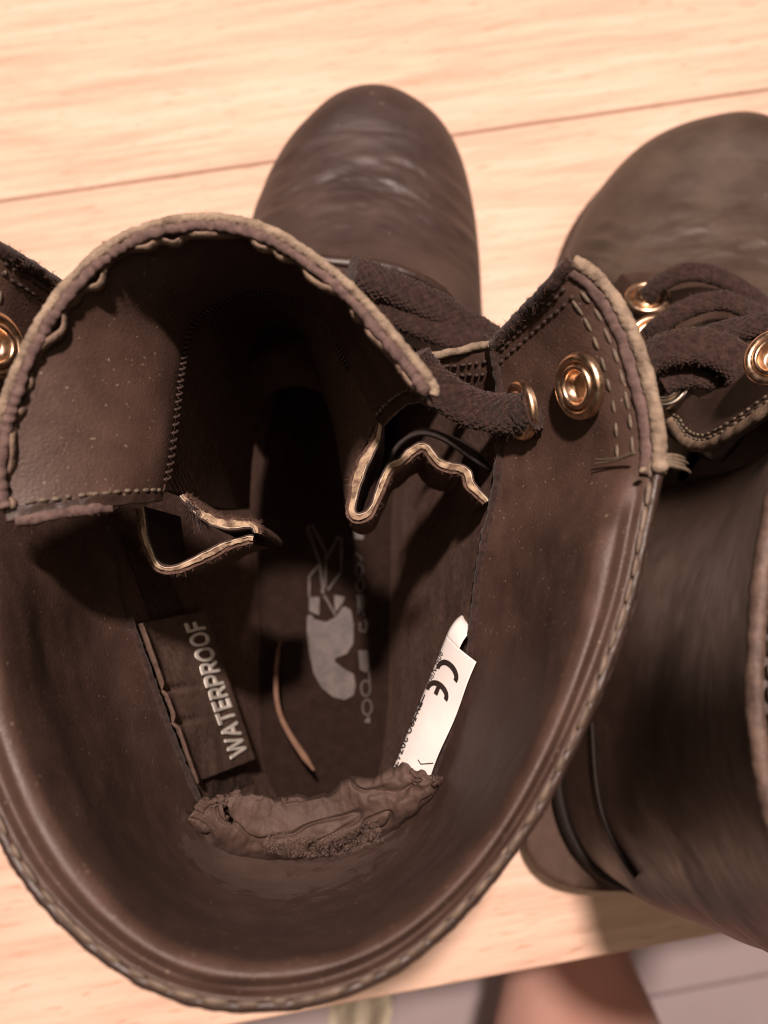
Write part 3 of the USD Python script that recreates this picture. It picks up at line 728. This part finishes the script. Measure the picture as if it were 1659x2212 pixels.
# dark tongue of leather seen behind the right fold
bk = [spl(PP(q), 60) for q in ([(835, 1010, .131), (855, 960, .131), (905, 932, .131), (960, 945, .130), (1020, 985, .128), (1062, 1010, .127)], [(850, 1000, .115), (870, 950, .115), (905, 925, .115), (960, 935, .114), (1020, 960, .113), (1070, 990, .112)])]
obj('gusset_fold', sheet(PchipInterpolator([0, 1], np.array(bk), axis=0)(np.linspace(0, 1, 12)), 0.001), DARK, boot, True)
# tuft of torn backing by the left fold
tr = np.linspace(P(402, 1082, .141), P(430, 1110, .139), 170) + rng.normal(0, 0.0004, (170, 3))
hairs('torn_tuft', tr, np.tile((P(455, 1170, .128) - P(415, 1095, .140)) / 0.015, (170, 1)) + rng.normal(0, 0.10, (170, 3)), 0.0060, 0.00014, mat('tuft_fibres', (0.13, 0.09, 0.085), rough=0.7), boot, 0.10)

# ---- long dark band of knit on which the woven label sits
def patch_uv(tl, trr, br, bl):
    tl, trr, br, bl = map(np.array, (tl, trr, br, bl))
    return lambda a, b: (1 - b)[..., None] * ((1 - a)[..., None] * bl + a[..., None] * tl) + b[..., None] * ((1 - a)[..., None] * br + a[..., None] * trr)
bp = patch_uv((256, 1150), (345, 1190), (545, 1690), (452, 1732))
a, b = np.meshgrid(np.linspace(0, 1, 120), np.linspace(0, 1, 30), indexing='ij')
uvb = bp(a, b) + np.stack([4 * (1 - b) * np.sin(a * np.pi), 0 * a], -1)
q_, _ = on(LIN, LNN, uvb, 0.0003)
if not np.isnan(q_).any():
    obj('lining_band', sheet(facing_eye(q_ + ((meshkit.fbm(q_ * 500, 2, 4) - 0.5) * 0.0004)[..., None])), mat('band_knit', (0.085, 0.052, 0.040), (0.045, 0.027, 0.021), rough=0.9, spec=0.15, scale=600, fine=4500, strength=0.7, weave=(420, (0.3, 0.4, 0.3)), dist=0.0005), boot, True)

# ---- woven label on the left wall
def patch_uv(tl, trr, br, bl):
    tl, trr, br, bl = map(np.array, (tl, trr, br, bl))
    return lambda a, b: (1 - b)[..., None] * ((1 - a)[..., None] * bl + a[..., None] * tl) + b[..., None] * ((1 - a)[..., None] * br + a[..., None] * trr)
# a: 0 bottom .. 1 top (reading direction); b: 0 left edge .. 1 right edge
wp = patch_uv((291, 1349), (421, 1322), (530, 1647), (415, 1693))
corner = on(LIN, LNN, wp(np.array([0, 0, 1, 1.]), np.array([0, 1, 0, 1.])), 0.0011)
def label_point(a, b, lift=0.0):
    p, n = on(LIN, LNN, wp(a, b), 0.0006 + lift)
    # pleats pressed in from the left edge
    for a0 in (0.38, 0.585):
        p = p - n * (0.0011 * np.exp(-((a - a0 + 0.06 * b) / 0.022) ** 2) * np.clip(1 - b * 1.5, 0, 1))[..., None]
    p = p + n * (0.0007 * np.exp(-(b / 0.09) ** 2) + 0.0026 * b)[..., None]
    return p
a, b = np.meshgrid(np.linspace(0, 1, 110), np.linspace(0, 1, 40), indexing='ij')
lab = obj('woven_label', sheet(facing_eye(label_point(a, b)), 0.0004), TAPE, boot, True)
tm = meshkit.text_mesh('WATERPROOF', 1.0, 0.001, True)
tm = tm.subdivide_to_size(0.4) if hasattr(tm, 'subdivide_to_size') else tm
tv = np.asarray(tm.vertices); x0, x1 = tv[:, 0].min(), tv[:, 0].max()
al = 0.06 + (tv[:, 0] - x0) / (x1 - x0) * 0.885
bb = 0.885 - tv[:, 1] * 0.26
# the wall is seen at a slant: keep the row of letters parallel to the label's free edge
obj('lettering', (label_point(al, bb, 0.00018 + (tv[:, 2] > 0.0005) * 0.00022), np.asarray(tm.faces)), WHITE, lab, 40)
e = label_point(np.linspace(0, 1, 80), np.zeros(80))
obj('label_fold', bump(sweep(e, 0.0008, 0.0005, None, 8), 0.0002, 900, 3), TAPE, lab, True)

# ---- white care label on the right wall
cl = patch_uv((948, 1352), (1028, 1430), (928, 1673), (828, 1659))
def care_point(a, b, lift=0.0):
    uv = cl(np.clip(a, 0, 1), b)
    p, n = on(LIN, LNN, uv, 0.0016 + lift)
    bulge = 0.0030 * np.sin(np.clip(b, 0, 1) * np.pi) + 0.001 * np.clip(a, 0, 1)
    p = p + n * bulge[..., None]
    return p
def care_fix(a, b, lift=0.0):
    # anchored near the seam, standing off the wall: a plain smooth patch between its corners
    A = care_corner
    q = (1 - b)[..., None] * ((1 - a)[..., None] * A[0] + a[..., None] * A[1]) + b[..., None] * ((1 - a)[..., None] * A[2] + a[..., None] * A[3])
    n = care_n
    curl = -0.0045 * np.clip(0.30 - b, 0, 1) ** 2 / 0.09 + 0.0012 * np.sin(b * np.pi) + 0.0003 * np.sin(a * 9) * b ** 2
    return q + n * (curl + lift)[..., None]
cz = dict(bl=P(830, 1661, .098), tl=P(952, 1358, .110), br=P(930, 1676, .108), tr=P(1029, 1430, .1215))
care_corner = [cz['bl'], cz['tl'], cz['br'], cz['tr']]
care_n = np.cross(cz['tl'] - cz['bl'], cz['br'] - cz['bl']); care_n /= np.linalg.norm(care_n); care_n *= np.sign(care_n @ (EYE - cz['bl']))
a, b = np.meshgrid(np.linspace(0, 1, 80), np.linspace(0, 1, 40), indexing='ij')
care = obj('care_label', sheet(facing_eye(care_fix(a, b)), 0.00025), PAPER, boot, True)
# curled upper end
base = care_fix(np.ones(24), np.linspace(0.0, 0.62, 24))
d1 = (cz['tl'] - cz['bl']); d1 /= np.linalg.norm(d1)
rows = []
for k in np.linspace(0, 1, 26):
    ang = k * 3.6
    r = 0.0027
    rows.append(base + d1 * (r * math.sin(ang) * 1.5 + 0.0012 * k) - care_n * (r * (1 - math.cos(ang))) + (np.linspace(1, 0, 24) ** 1.0)[:, None] * 0 )
obj('label_curl', sheet(facing_eye(np.array(rows)), 0.00025), PAPER, care, True)
def ink(text, a0, b0, ha, hb, bold=False, flip=1):
    """Printed text running down the label (towards a = 0), letter tops towards b = 1."""
    m = meshkit.text_mesh(text, 1.0, 0.001, bold)
    v = np.asarray(m.vertices)
    return care_fix(a0 - v[:, 0] * ha, b0 + v[:, 1] * hb, 0.00012 + (v[:, 2] > 0.0005) * 0.00006), np.asarray(m.faces)
def arcmesh(a0, b0, ra, rb, t0, t1, wd):
    th = np.linspace(t0, t1, 24)
    q = care_fix(a0 + ra * np.cos(th), b0 + rb * np.sin(th), 0.00014)
    return sweep(q, wd, 0.00008, care_n, 6, power=4)
marks = [arcmesh(0.80, 0.58, 0.066, 0.22, -1.75, 1.75, 0.0006), arcmesh(0.635, 0.53, 0.066, 0.22, -1.75, 1.75, 0.0006)]
lin = lambda a0, b0, a1, b1, w: sweep(care_fix(np.linspace(a0, a1, 8), np.linspace(b0, b1, 8), 0.00014), w, 0.00008, care_n, 6, power=4)
marks += [lin(0.70, 0.53, 0.625, 0.53, 0.0006)]
marks += [ink('805CM908', 0.90, 0.20, 0.034, 0.15)]
marks += [ink('EN ISO 20347', 0.53, 0.16, 0.052, 0.17, True), ink('1999 EU 41 8 7.5', 0.62, 0.02, 0.030, 0.07), lin(0.115, 0.98, 0.09, 0.78, 0.00012), lin(0.09, 0.78, 0.12, 0.7, 0.0001), lin(0.58, 0.30, 0.34, 0.27, 0.0002), lin(0.3, 0.10, 0.02, 0.16, 0.0004), lin(0.26, 0.05, 0.0, 0.10, 0.0005), lin(0.60, 0.10, 0.3, 0.10, 0.0003)]
obj('lettering', join(marks), INK, care, 40)

# ---- laces of the main boot
def lace(px, wd, th, parent, hint=None, n=260, fz=900, name='lace', zz=None):
    p = spl(PP(px) if zz is None else px, n)
    h = hint if hint is not None else np.tile([0, -0.2, 1.0], (n, 1))
    n2 = 520
    h = np.stack([np.interp(np.linspace(0, 1, n2), np.linspace(0, 1, n), h[:, k]) for k in range(3)], 1)
    p = spl(p, n2)
    tex = lambda s, a: 1 + 0.13 * np.abs(np.sin(a * 7 + s * 1500)) ** 0.7 * np.abs(np.sin(a * 7 - s * 1500 + 0.5)) ** 0.7
    m = bump(bump(sweep(p, wd / 2 * 0.93, th / 2 * 0.93, h, 72, tex, 2.6), 0.00045, 260, 91), 0.00022, 1400, 92, 3)
    q = obj(name, m, LACE, parent, True)
    fuzz_on(m, int(fz * 1.7), 0.0015, 0.00008, LACEFUZZ, parent)
    return q
lace([(890, 770, .140), (925, 818, .138), (975, 858, .138), (1030, 884, .139), (1085, 894, .142), (1128, 892, .1455), (1152, 886, .148)], 0.0078, 0.0036, boot, fz=2200, hint=np.tile([-0.3, -0.5, 1.0], (260, 1)))
lace([(760, 590, .125), (800, 605, .122), (860, 628, .118), (930, 660, .114), (1000, 700, .110), (1050, 730, .107), (1085, 760, .10)], 0.0080, 0.0042, boot, fz=2200)
lace([(800, 655, .118), (860, 680, .115), (930, 708, .112), (1000, 735, .110), (1060, 765, .107)], 0.0070, 0.0032, boot, fz=1200)
# lower eyelet tab: an edge of the facing folded towards the tongue
q0 = spl(PP([(915, 772, .128), (965, 764, .130), (1010, 754, .1325), (1060, 744, .136)]), 60)
q1 = spl(PP([(925, 830, .120), (980, 840, .122), (1030, 850, .126), (1082, 862, .134)]), 60)
GQ = PchipInterpolator([0, 1], np.array([q0, q1]), axis=0)(np.linspace(0, 1, 30))
obj('eyelet_tab', sheet(facing_eye(GQ), 0.0016), COLLAR, boot, 50)
obj('tab_edge', bump(sweep(q0, 0.0010, 0.0009, None, 10), 0.0004, 500, 5), RAW, boot, True)
for r in (9, 16):
    nn = np.cross(np.gradient(GQ[r], axis=0), GQ[r + 3] - GQ[r]); nn /= np.linalg.norm(nn, axis=1, keepdims=True); nn *= np.sign(((EYE - GQ[r]) * nn).sum(1, keepdims=True))
    obj('tab_stitching', beads(GQ[r], 0.0013, 0.0007, 0.00042, 0.8, nn, 0.0002), THREAD_D, boot, True, kind='stuff')


# ================================================================== feet of both boots: sole, welt, domed vamp
def foot(parent, H, ax, left, right, spine, a_start, crease, seed, throat, heel=None, hide=None):
    """left, right: outlines in boot coordinates (a along the boot from the heel, b across), from the back to the toe."""
    ax = np.asarray(ax, float) / np.linalg.norm(ax); nx = np.array([ax[1], -ax[0]])
    W = lambda a, b, z: np.stack([H[0] + a * ax[0] + b * nx[0], H[1] + a * ax[1] + b * nx[1], z + 0 * a], -1)
    full = spl(np.vstack([left, right[::-1]]), 420)
    front = full
    amax = full[:, 0].max(); tip = full[full[:, 0].argmax()]
    # vamp dome
    mcol = 130
    sa = np.minimum(full[:, 0], amax - 0.036)
    sb = np.interp(sa, np.array(left)[:, 0], (np.array(left)[:, 1] + np.interp(np.array(left)[:, 0], np.array(right)[:, 0], np.array(right)[:, 1])) / 2) if False else np.interp(sa, *np.array(spine)[:, [0, 1]].T)
    zt = np.interp(sa, *np.array(spine)[:, [0, 2]].T)
    k = np.linspace(0, 1, mcol)[:, None]
    ang = k * np.pi / 2
    zb = 0.026
    A = full[:, 0] + (sa - full[:, 0]) * (1 - np.cos(ang) ** 0.85)
    Bq = full[:, 1] + (sb - full[:, 1]) * (1 - np.cos(ang) ** 0.85)
    Z = zb + (zt - zb) * np.sin(ang) ** 0.9
    bulge = -0.0012 * np.cos(ang)
    # creases across the flex line
    a0, a1 = crease
    env = np.exp(-((A - (a0 + a1) / 2) / ((a1 - a0) / 2)) ** 2) * np.clip(Z - 0.030, 0, 0.02) / 0.02
    wn = meshkit.fbm(np.stack([A * 30, Bq * 22, A * 0], -1), 4, seed)
    ph = (A + Bq * 0.25 * np.sin(Bq * 30 + seed) + wn * 0.012 + 6 * Bq ** 2) * 700
    cr = -np.abs(np.sin(ph * 0.5)) ** 0.6 * 0.0005 + np.sin(ph * 0.21 + 1) * 0.0006 + (meshkit.fbm(np.stack([A * 240 + Bq * 60 * np.sin(Bq * 60), Bq * 75, A * 0], -1), 5, seed + 3) - 0.5) * 0.0030
    keepc = full[:, 0] > 0.143
    G = W(A, Bq, Z + env * cr + (meshkit.fbm(np.stack([A * 40, Bq * 40, A * 0], -1), 3, seed + 5) - 0.5) * 0.0012 * np.sin(ang))
    rowlow = W(full[:, 0], full[:, 1], np.full(len(full), 0.016))
    G = np.concatenate([rowlow[None], G], 0)
    G = facing_eye(G[:, keepc])
    tm_ = trimesh.Trimesh(*sheet(G, 0), process=False)
    tm_.merge_vertices(digits_vertex=5)
    VP = LinearNDInterpolator(Q(G[1:].reshape(-1, 3)), G[1:].reshape(-1, 3))
    obj('vamp', tm_, hide or VAMP, parent, True)
    # sole
    so = np.vstack([full, [[0.05, right[0][1] * 0.92]], [[0.015, 0.030], [0.0, 0.0], [0.015, -0.030]] if heel is None else heel, [[0.05, left[0][1] * 0.92]]])
    so = spl(so, 260, True)
    cs = so.mean(0)
    def ring(k, z):
        d = so - cs; l = np.linalg.norm(d, axis=1, keepdims=True)
        q = cs + d * (1 + k / l)
        return W(q[:, 0], q[:, 1], np.full(len(q), z))
    rings = [ring(-0.09, 0.018), ring(0.001, 0.0185), ring(0.0032, 0.018), ring(0.0036, 0.0165), ring(0.0032, 0.013), ring(0.0024, 0.006), ring(0.0015, 0.001), ring(0.0, 0.0), ring(-0.09, 0.0)]
    G = np.array(rings)
    v, f = sheet(G, 0, True)
    obj('sole', (v, f[:, ::-1]), RUBBER, parent, 50)
    w = spl(np.vstack([full]), 300)
    welt = W(w[:, 0], w[:, 1] * 1.0, np.full(300, 0.0185))
    obj('welt', sweep(welt, 0.0010, 0.0010, np.tile([0, 0, 1.0], (300, 1)), 8), RUBBER, parent, True)
    return W, VP


def to_boot(px, H, ax, z):
    ax = np.asarray(ax, float) / np.linalg.norm(ax); nx = np.array([ax[1], -ax[0]])
    q = np.array([P(u, v, z)[:2] for u, v in px]) - H
    return np.c_[q @ ax, q @ nx]


H1, A1 = np.array([-0.012, -0.057]), np.array([0.008, 0.299])
def side_to_boot(px, H, ax):
    return np.vstack([to_boot([(u, v)], H, ax, z) for u, v, z in px])
l1 = side_to_boot([(545, 465, .036), (562, 420, .036), (600, 340, .038), (650, 268, .041), (710, 207, .043), (760, 181, .044)], H1, A1)
r1 = side_to_boot([(1040, 600, .033), (1034, 500, .034), (1020, 400, .036), (1000, 325, .038), (962, 252, .041), (920, 210, .043), (868, 180, .044)], H1, A1)
l1 = np.vstack([[[0.085, -0.037], [0.13, -0.040], [0.16, -0.0425]], l1]); tip1 = to_boot([(812, 173)], H1, A1, 0.044)
r1 = np.vstack([[[0.085, 0.037], [0.13, 0.041]], r1])
TOP = 0.058 / 0.060
W1, V1 = foot(boot, H1, A1, np.vstack([l1, tip1]), r1, [(0.08, 0, .118), (.12, 0, .116), (.14, -.002, .108), (.165, -.004, .092), (.19, -.006, .076), (.215, -.006, .066), (.25, -.004, .060), (.3, -.002, .055)], 0.1, (0.195, 0.235), 3, None)
# scuff on the toe cap
obj('toe_scuff', bump(sweep(spl(V1(np.array([(803., 202.), (812., 211.), (824., 224.)])), 14), 0.0009, 0.0004, (0, 0.4, 1), 8), 0.0002, 700, 2), mat('scuffed_hide', (0.20, 0.15, 0.11), rough=0.9), boot, True)
# curved edge of the throat with its stitching
th = spl(PP([(690, 560, .098), (760, 566, .098), (850, 578, .096), (930, 610, .092), (985, 660, .084), (1025, 730, .068)]), 90)
obj('throat_edge', bump(sweep(th, 0.0018, 0.0012, (0, 0.3, 1), 10), 0.0004, 300, 5), LEATHER, boot, True)
obj('lace_tip', sweep(spl(PP([(857, 598, .108), (859, 612, .108), (864, 628, .107)]), 10), 0.0007, None, None, 8), RAW, boot, True)

# ================================================================== the second boot
boot2 = thing('leather_boot', 'dark brown leather boot on the right, seen from outside, cut off by the picture edge', 'boot', 'pair of worn leather boots')
H2, A2 = np.array([0.087, -0.062]), np.array([0.057, 0.29])
ax2 = A2 / np.linalg.norm(A2); nx2 = np.array([ax2[1], -ax2[0]])
l2 = side_to_boot([(1228, 555, .034), (1256, 468, .036), (1290, 405, .037), (1332, 348, .039), (1378, 300, .041), (1425, 267, .043), (1500, 241, .044)], H2, A2)
tip2 = to_boot([(1590, 233)], H2, A2, 0.044)
l2 = np.vstack([[[0.085, -0.038], [0.13, -0.041]], l2])
r2 = np.c_[l2[:, 0], 2 * tip2[0, 1] - l2[:, 1]]
r2[:2, 1] = [0.038, 0.042]

W2, V2 = foot(boot2, H2, A2, np.vstack([l2, tip2]), r2, [(0.08, 0, .118), (.12, 0, .114), (.14, .002, .105), (.165, .004, .090), (.19, .006, .076), (.215, .006, .067), (.25, .005, .061), (.3, .004, .055)], 0.1, (0.18, 0.215), 9, None, heel=np.vstack([[[0.015, 0.030]], to_boot([(1345, 1893), (1245, 1888), (1180, 1862), (1138, 1800)], H2, A2, 0.012)]), hide=mat('nubuck', (0.086, 0.060, 0.042), (0.050, 0.033, 0.025), rough=0.50, rough2=0.66, spec=0.5, scale=45, fine=1500, strength=0.25, specks=(600, 0.745, (0.16, 0.12, 0.09))))

zs = np.array([0.018, 0.03, 0.05, 0.08, 0.11, 0.14, 0.158, 0.165])
par = np.array([  # back a, front a, left b, right b
    (0.002, 0.130, -0.038, 0.036), (0.000, 0.130, -0.0395, 0.037), (0.000, 0.128, -0.037, 0.036), (0.003, 0.124, -0.033, 0.034), (0.006, 0.122, -0.033, 0.036), (0.010, 0.124, -0.038, 0.041), (0.010, 0.126, -0.0420, 0.044), (0.0105, 0.126, -0.0430, 0.0450)])
PAR = PchipInterpolator(zs, par, axis=0)
def S2(th, z, lift=0.0):
    """Outside of the second shaft: th = 0 at the back, growing towards the left (inner) side."""
    th, z = np.broadcast_arrays(np.asarray(th, float), np.asarray(z, float))
    a0, a1, bl, br = np.moveaxis(PAR(z), -1, 0)
    c, s = np.cos(th), np.sin(th)
    k = 2 / np.interp(z, [0.02, 0.05, 0.09], [3.0, 2.8, 2.35])
    half = (a1 - a0) / 2 + lift
    A = (a0 + a1) / 2 - half * np.sign(c) * np.abs(c) ** k
    B = np.where(s > 0, bl - lift, br + lift) * np.sign(s) * np.abs(s) ** k * np.sign(s)
    return np.stack([H2[0] + A * ax2[0] + B * nx2[0], H2[1] + A * ax2[1] + B * nx2[1], z], -1)
th, z = np.meshgrid(np.linspace(-np.pi, np.pi, 240, endpoint=False), np.linspace(0.018, 0.165, 90))
G = S2(th, z)
G = G + ((meshkit.fbm(G * 60, 4, 17) - 0.5) * 0.0016)[..., None] * np.array([1, 1, 0])
# opening at the front where the tongue stands
obj('shaft', sheet(G[::-1] if vnorm(G.reshape(-1, 3), faces_of(90, 240, True)).reshape(G.shape)[45, 180] @ (G[45, 180] - np.r_[H2 + ax2 * 0.06, 0.1]) < 0 else G, 0.003, True), LEATHER, boot2, 50)
# heel counter edge: raised overlay along the dark seam curve
def seam2(px_z, n=80):
    return np.array(px_z)
cs = [(1282, 1560, 0), (1287, 1650, 0), (1300, 1740, 0), (1330, 1820, 0), (1375, 1890, 0), (1425, 1950, 0)]
GS = G.reshape(-1, 3); 
vis = ((EYE - GS) * (GS - np.c_[np.tile(H2 + ax2 * 0.063, (len(GS), 1)), GS[:, 2]])).sum(1) > -0.0002
I2 = LinearNDInterpolator(Q(GS[vis]), GS[vis])
def on2(px, lift=0.0006):
    p = I2(np.array(px, float))
    c = np.c_[np.tile(H2 + ax2 * 0.063, (len(p), 1)), p[:, 2]]
    n = p - c; n /= np.linalg.norm(n, axis=1, keepdims=True)
    ok = ~np.isnan(p[:, 0])
    return p[ok] + n[ok] * lift, n[ok]
p, n = on2([c[:2] for c in cs])
if len(p) > 3:
    obj('counter_seam', sweep(spl(p, 90), 0.0011, 0.0006, spl(n, 90), 8), DARK, boot2, True)
hs = S2(np.linspace(-1.2, 2.2, 140), np.full(140, 0.0235), 0.0012)
obj('heel_gap', sweep(hs, 0.0020, 0.0040, np.tile([0, 0, 1.0], (140, 1)), 10), DARK, boot2, True)
# rim: bead, stitching
tr = np.linspace(-1.9, 2.35, 320)
pr = S2(tr, np.full(320, 0.165), -0.0004)
obj('rim_edge', bump(sweep(pr, 0.0014, 0.0017, np.tile([0, 0, 1.0], (320, 1)), 12), 0.0004, 500, 3), mat('worn_rim', (0.16, 0.105, 0.08), (0.06, 0.037, 0.028), rough=0.6, scale=350, fine=2500, strength=0.5), boot2, True)
pr = S2(tr, np.full(320, 0.1665), -0.0022)
obj('rim_stitching', beads(pr, 0.0026, 0.0009, 0.0006, 0.6, np.tile([0, 0, 1.0], (320, 1)), 0.0001), THREAD, boot2, True, kind='stuff')
pr = [S2(tr, np.full(320, zz), -lf) for zz, lf in ((0.1655, 0.002), (0.165, 0.0045), (0.160, 0.0075), (0.148, 0.0095), (0.12, 0.0105), (0.06, 0.012))]
obj('collar_lining', sheet(PchipInterpolator(np.arange(6), np.array(pr), axis=0)(np.linspace(0, 5, 40)), 0), COLLAR, boot2, 50)
# eyelet stay on the inner side: overlay running up the front edge
q0 = spl(PP([(1300, 640, .070), (1370, 800, .085), (1440, 900, .105), (1510, 965, .125), (1590, 930, .140), (1680, 868, .152), (1760, 800, .160)]), 120)
q1 = spl(PP([(1345, 590, .076), (1400, 700, .088), (1450, 800, .104), (1520, 860, .120), (1600, 815, .135), (1680, 745, .146), (1740, 690, .152)]), 120)
GQ = PchipInterpolator([0, 1], np.array([q0, q1]), axis=0)(np.linspace(0, 1, 30))
GQ = GQ + ((meshkit.fbm(GQ * 80, 4, 19) - 0.5) * 0.002)[..., None]
obj('eyelet_stay', sheet(facing_eye(GQ), 0.002), LEATHER, boot2, 50)
fm = bump(sweep(q0[40:], 0.0013, 0.0010, None, 10), 0.0006, 400, 5)
obj('stay_edge', fm, mat('worn_edge', (0.24, 0.165, 0.11), (0.09, 0.06, 0.04), rough=0.9, scale=350, strength=0.5), boot2, True)
nn = np.tile((EYE - q0[60]) / np.linalg.norm(EYE - q0[60]), (120, 1))
obj('stay_stitching', join([beads(GQ[4] , 0.0016, 0.0009, 0.00042, 0.8, nn, 0.0002), beads(GQ[7], 0.0016, 0.0009, 0.00042, 0.8, nn, 0.0002)]), THREAD, boot2, True, kind='stuff')
# instep under the laces: tongue
q0 = spl(PP([(1320, 600, .066), (1420, 585, .078), (1520, 600, .086), (1640, 650, .09), (1800, 720, .085)]), 80)
q1 = spl(PP([(1400, 880, .098), (1500, 860, .112), (1600, 800, .124), (1700, 760, .130), (1850, 780, .130)]), 80)
q2 = spl(PP([(1560, 1000, .115), (1640, 900, .135), (1720, 820, .150), (1800, 780, .160), (1900, 760, .165)]), 80)
GQ = PchipInterpolator([0, 0.5, 1], np.array([q0, q1, q2]), axis=0)(np.linspace(0, 1, 40))
obj('tongue', bump(sheet(facing_eye(GQ), 0.002), 0.001, 90, 6), LEATHER, boot2, True)
for uv, z, nrm, R in (((1398, 645), .086, (-0.15, 0.35, 1), .0062), ((1408, 728), .100, (-0.45, 0.1, 1), .0062), ((1434, 832), .112, (-0.5, 0.0, 1), .0060), ((1676, 772), .150, (-0.75, 0.1, 0.8), .0058)):
    eyelet(P(*uv, z), np.array(nrm, float), boot2, R, 0.0030, STEEL if uv[1] > 800 else BRASS)
H = np.tile([-0.15, 0.1, 1.0], (260, 1))
lace([(1396, 643, .088), (1420, 618, .092), (1470, 592, .096), (1530, 592, .097), (1590, 618, .096), (1640, 655, .094), (1700, 700, .090)], 0.0056, 0.0026, boot2, H, fz=1200)
lace([(1406, 728, .102), (1430, 700, .106), (1490, 664, .110), (1550, 650, .111), (1610, 666, .110), (1680, 700, .106)], 0.0054, 0.0026, boot2, H, fz=1200)
lace([(1385, 790, .112), (1420, 765, .117), (1480, 748, .121), (1545, 755, .123), (1600, 790, .124), (1640, 850, .122)], 0.0092, 0.0030, boot2, H, fz=3200)
lace([(1500, 745, .116), (1560, 720, .120), (1620, 708, .124), (1700, 690, .128)], 0.0060, 0.0034, boot2, H, fz=900)
lace([(1432, 830, .114), (1470, 815, .116), (1530, 815, .118), (1590, 840, .118)], 0.0060, 0.0030, boot2, H, fz=900)
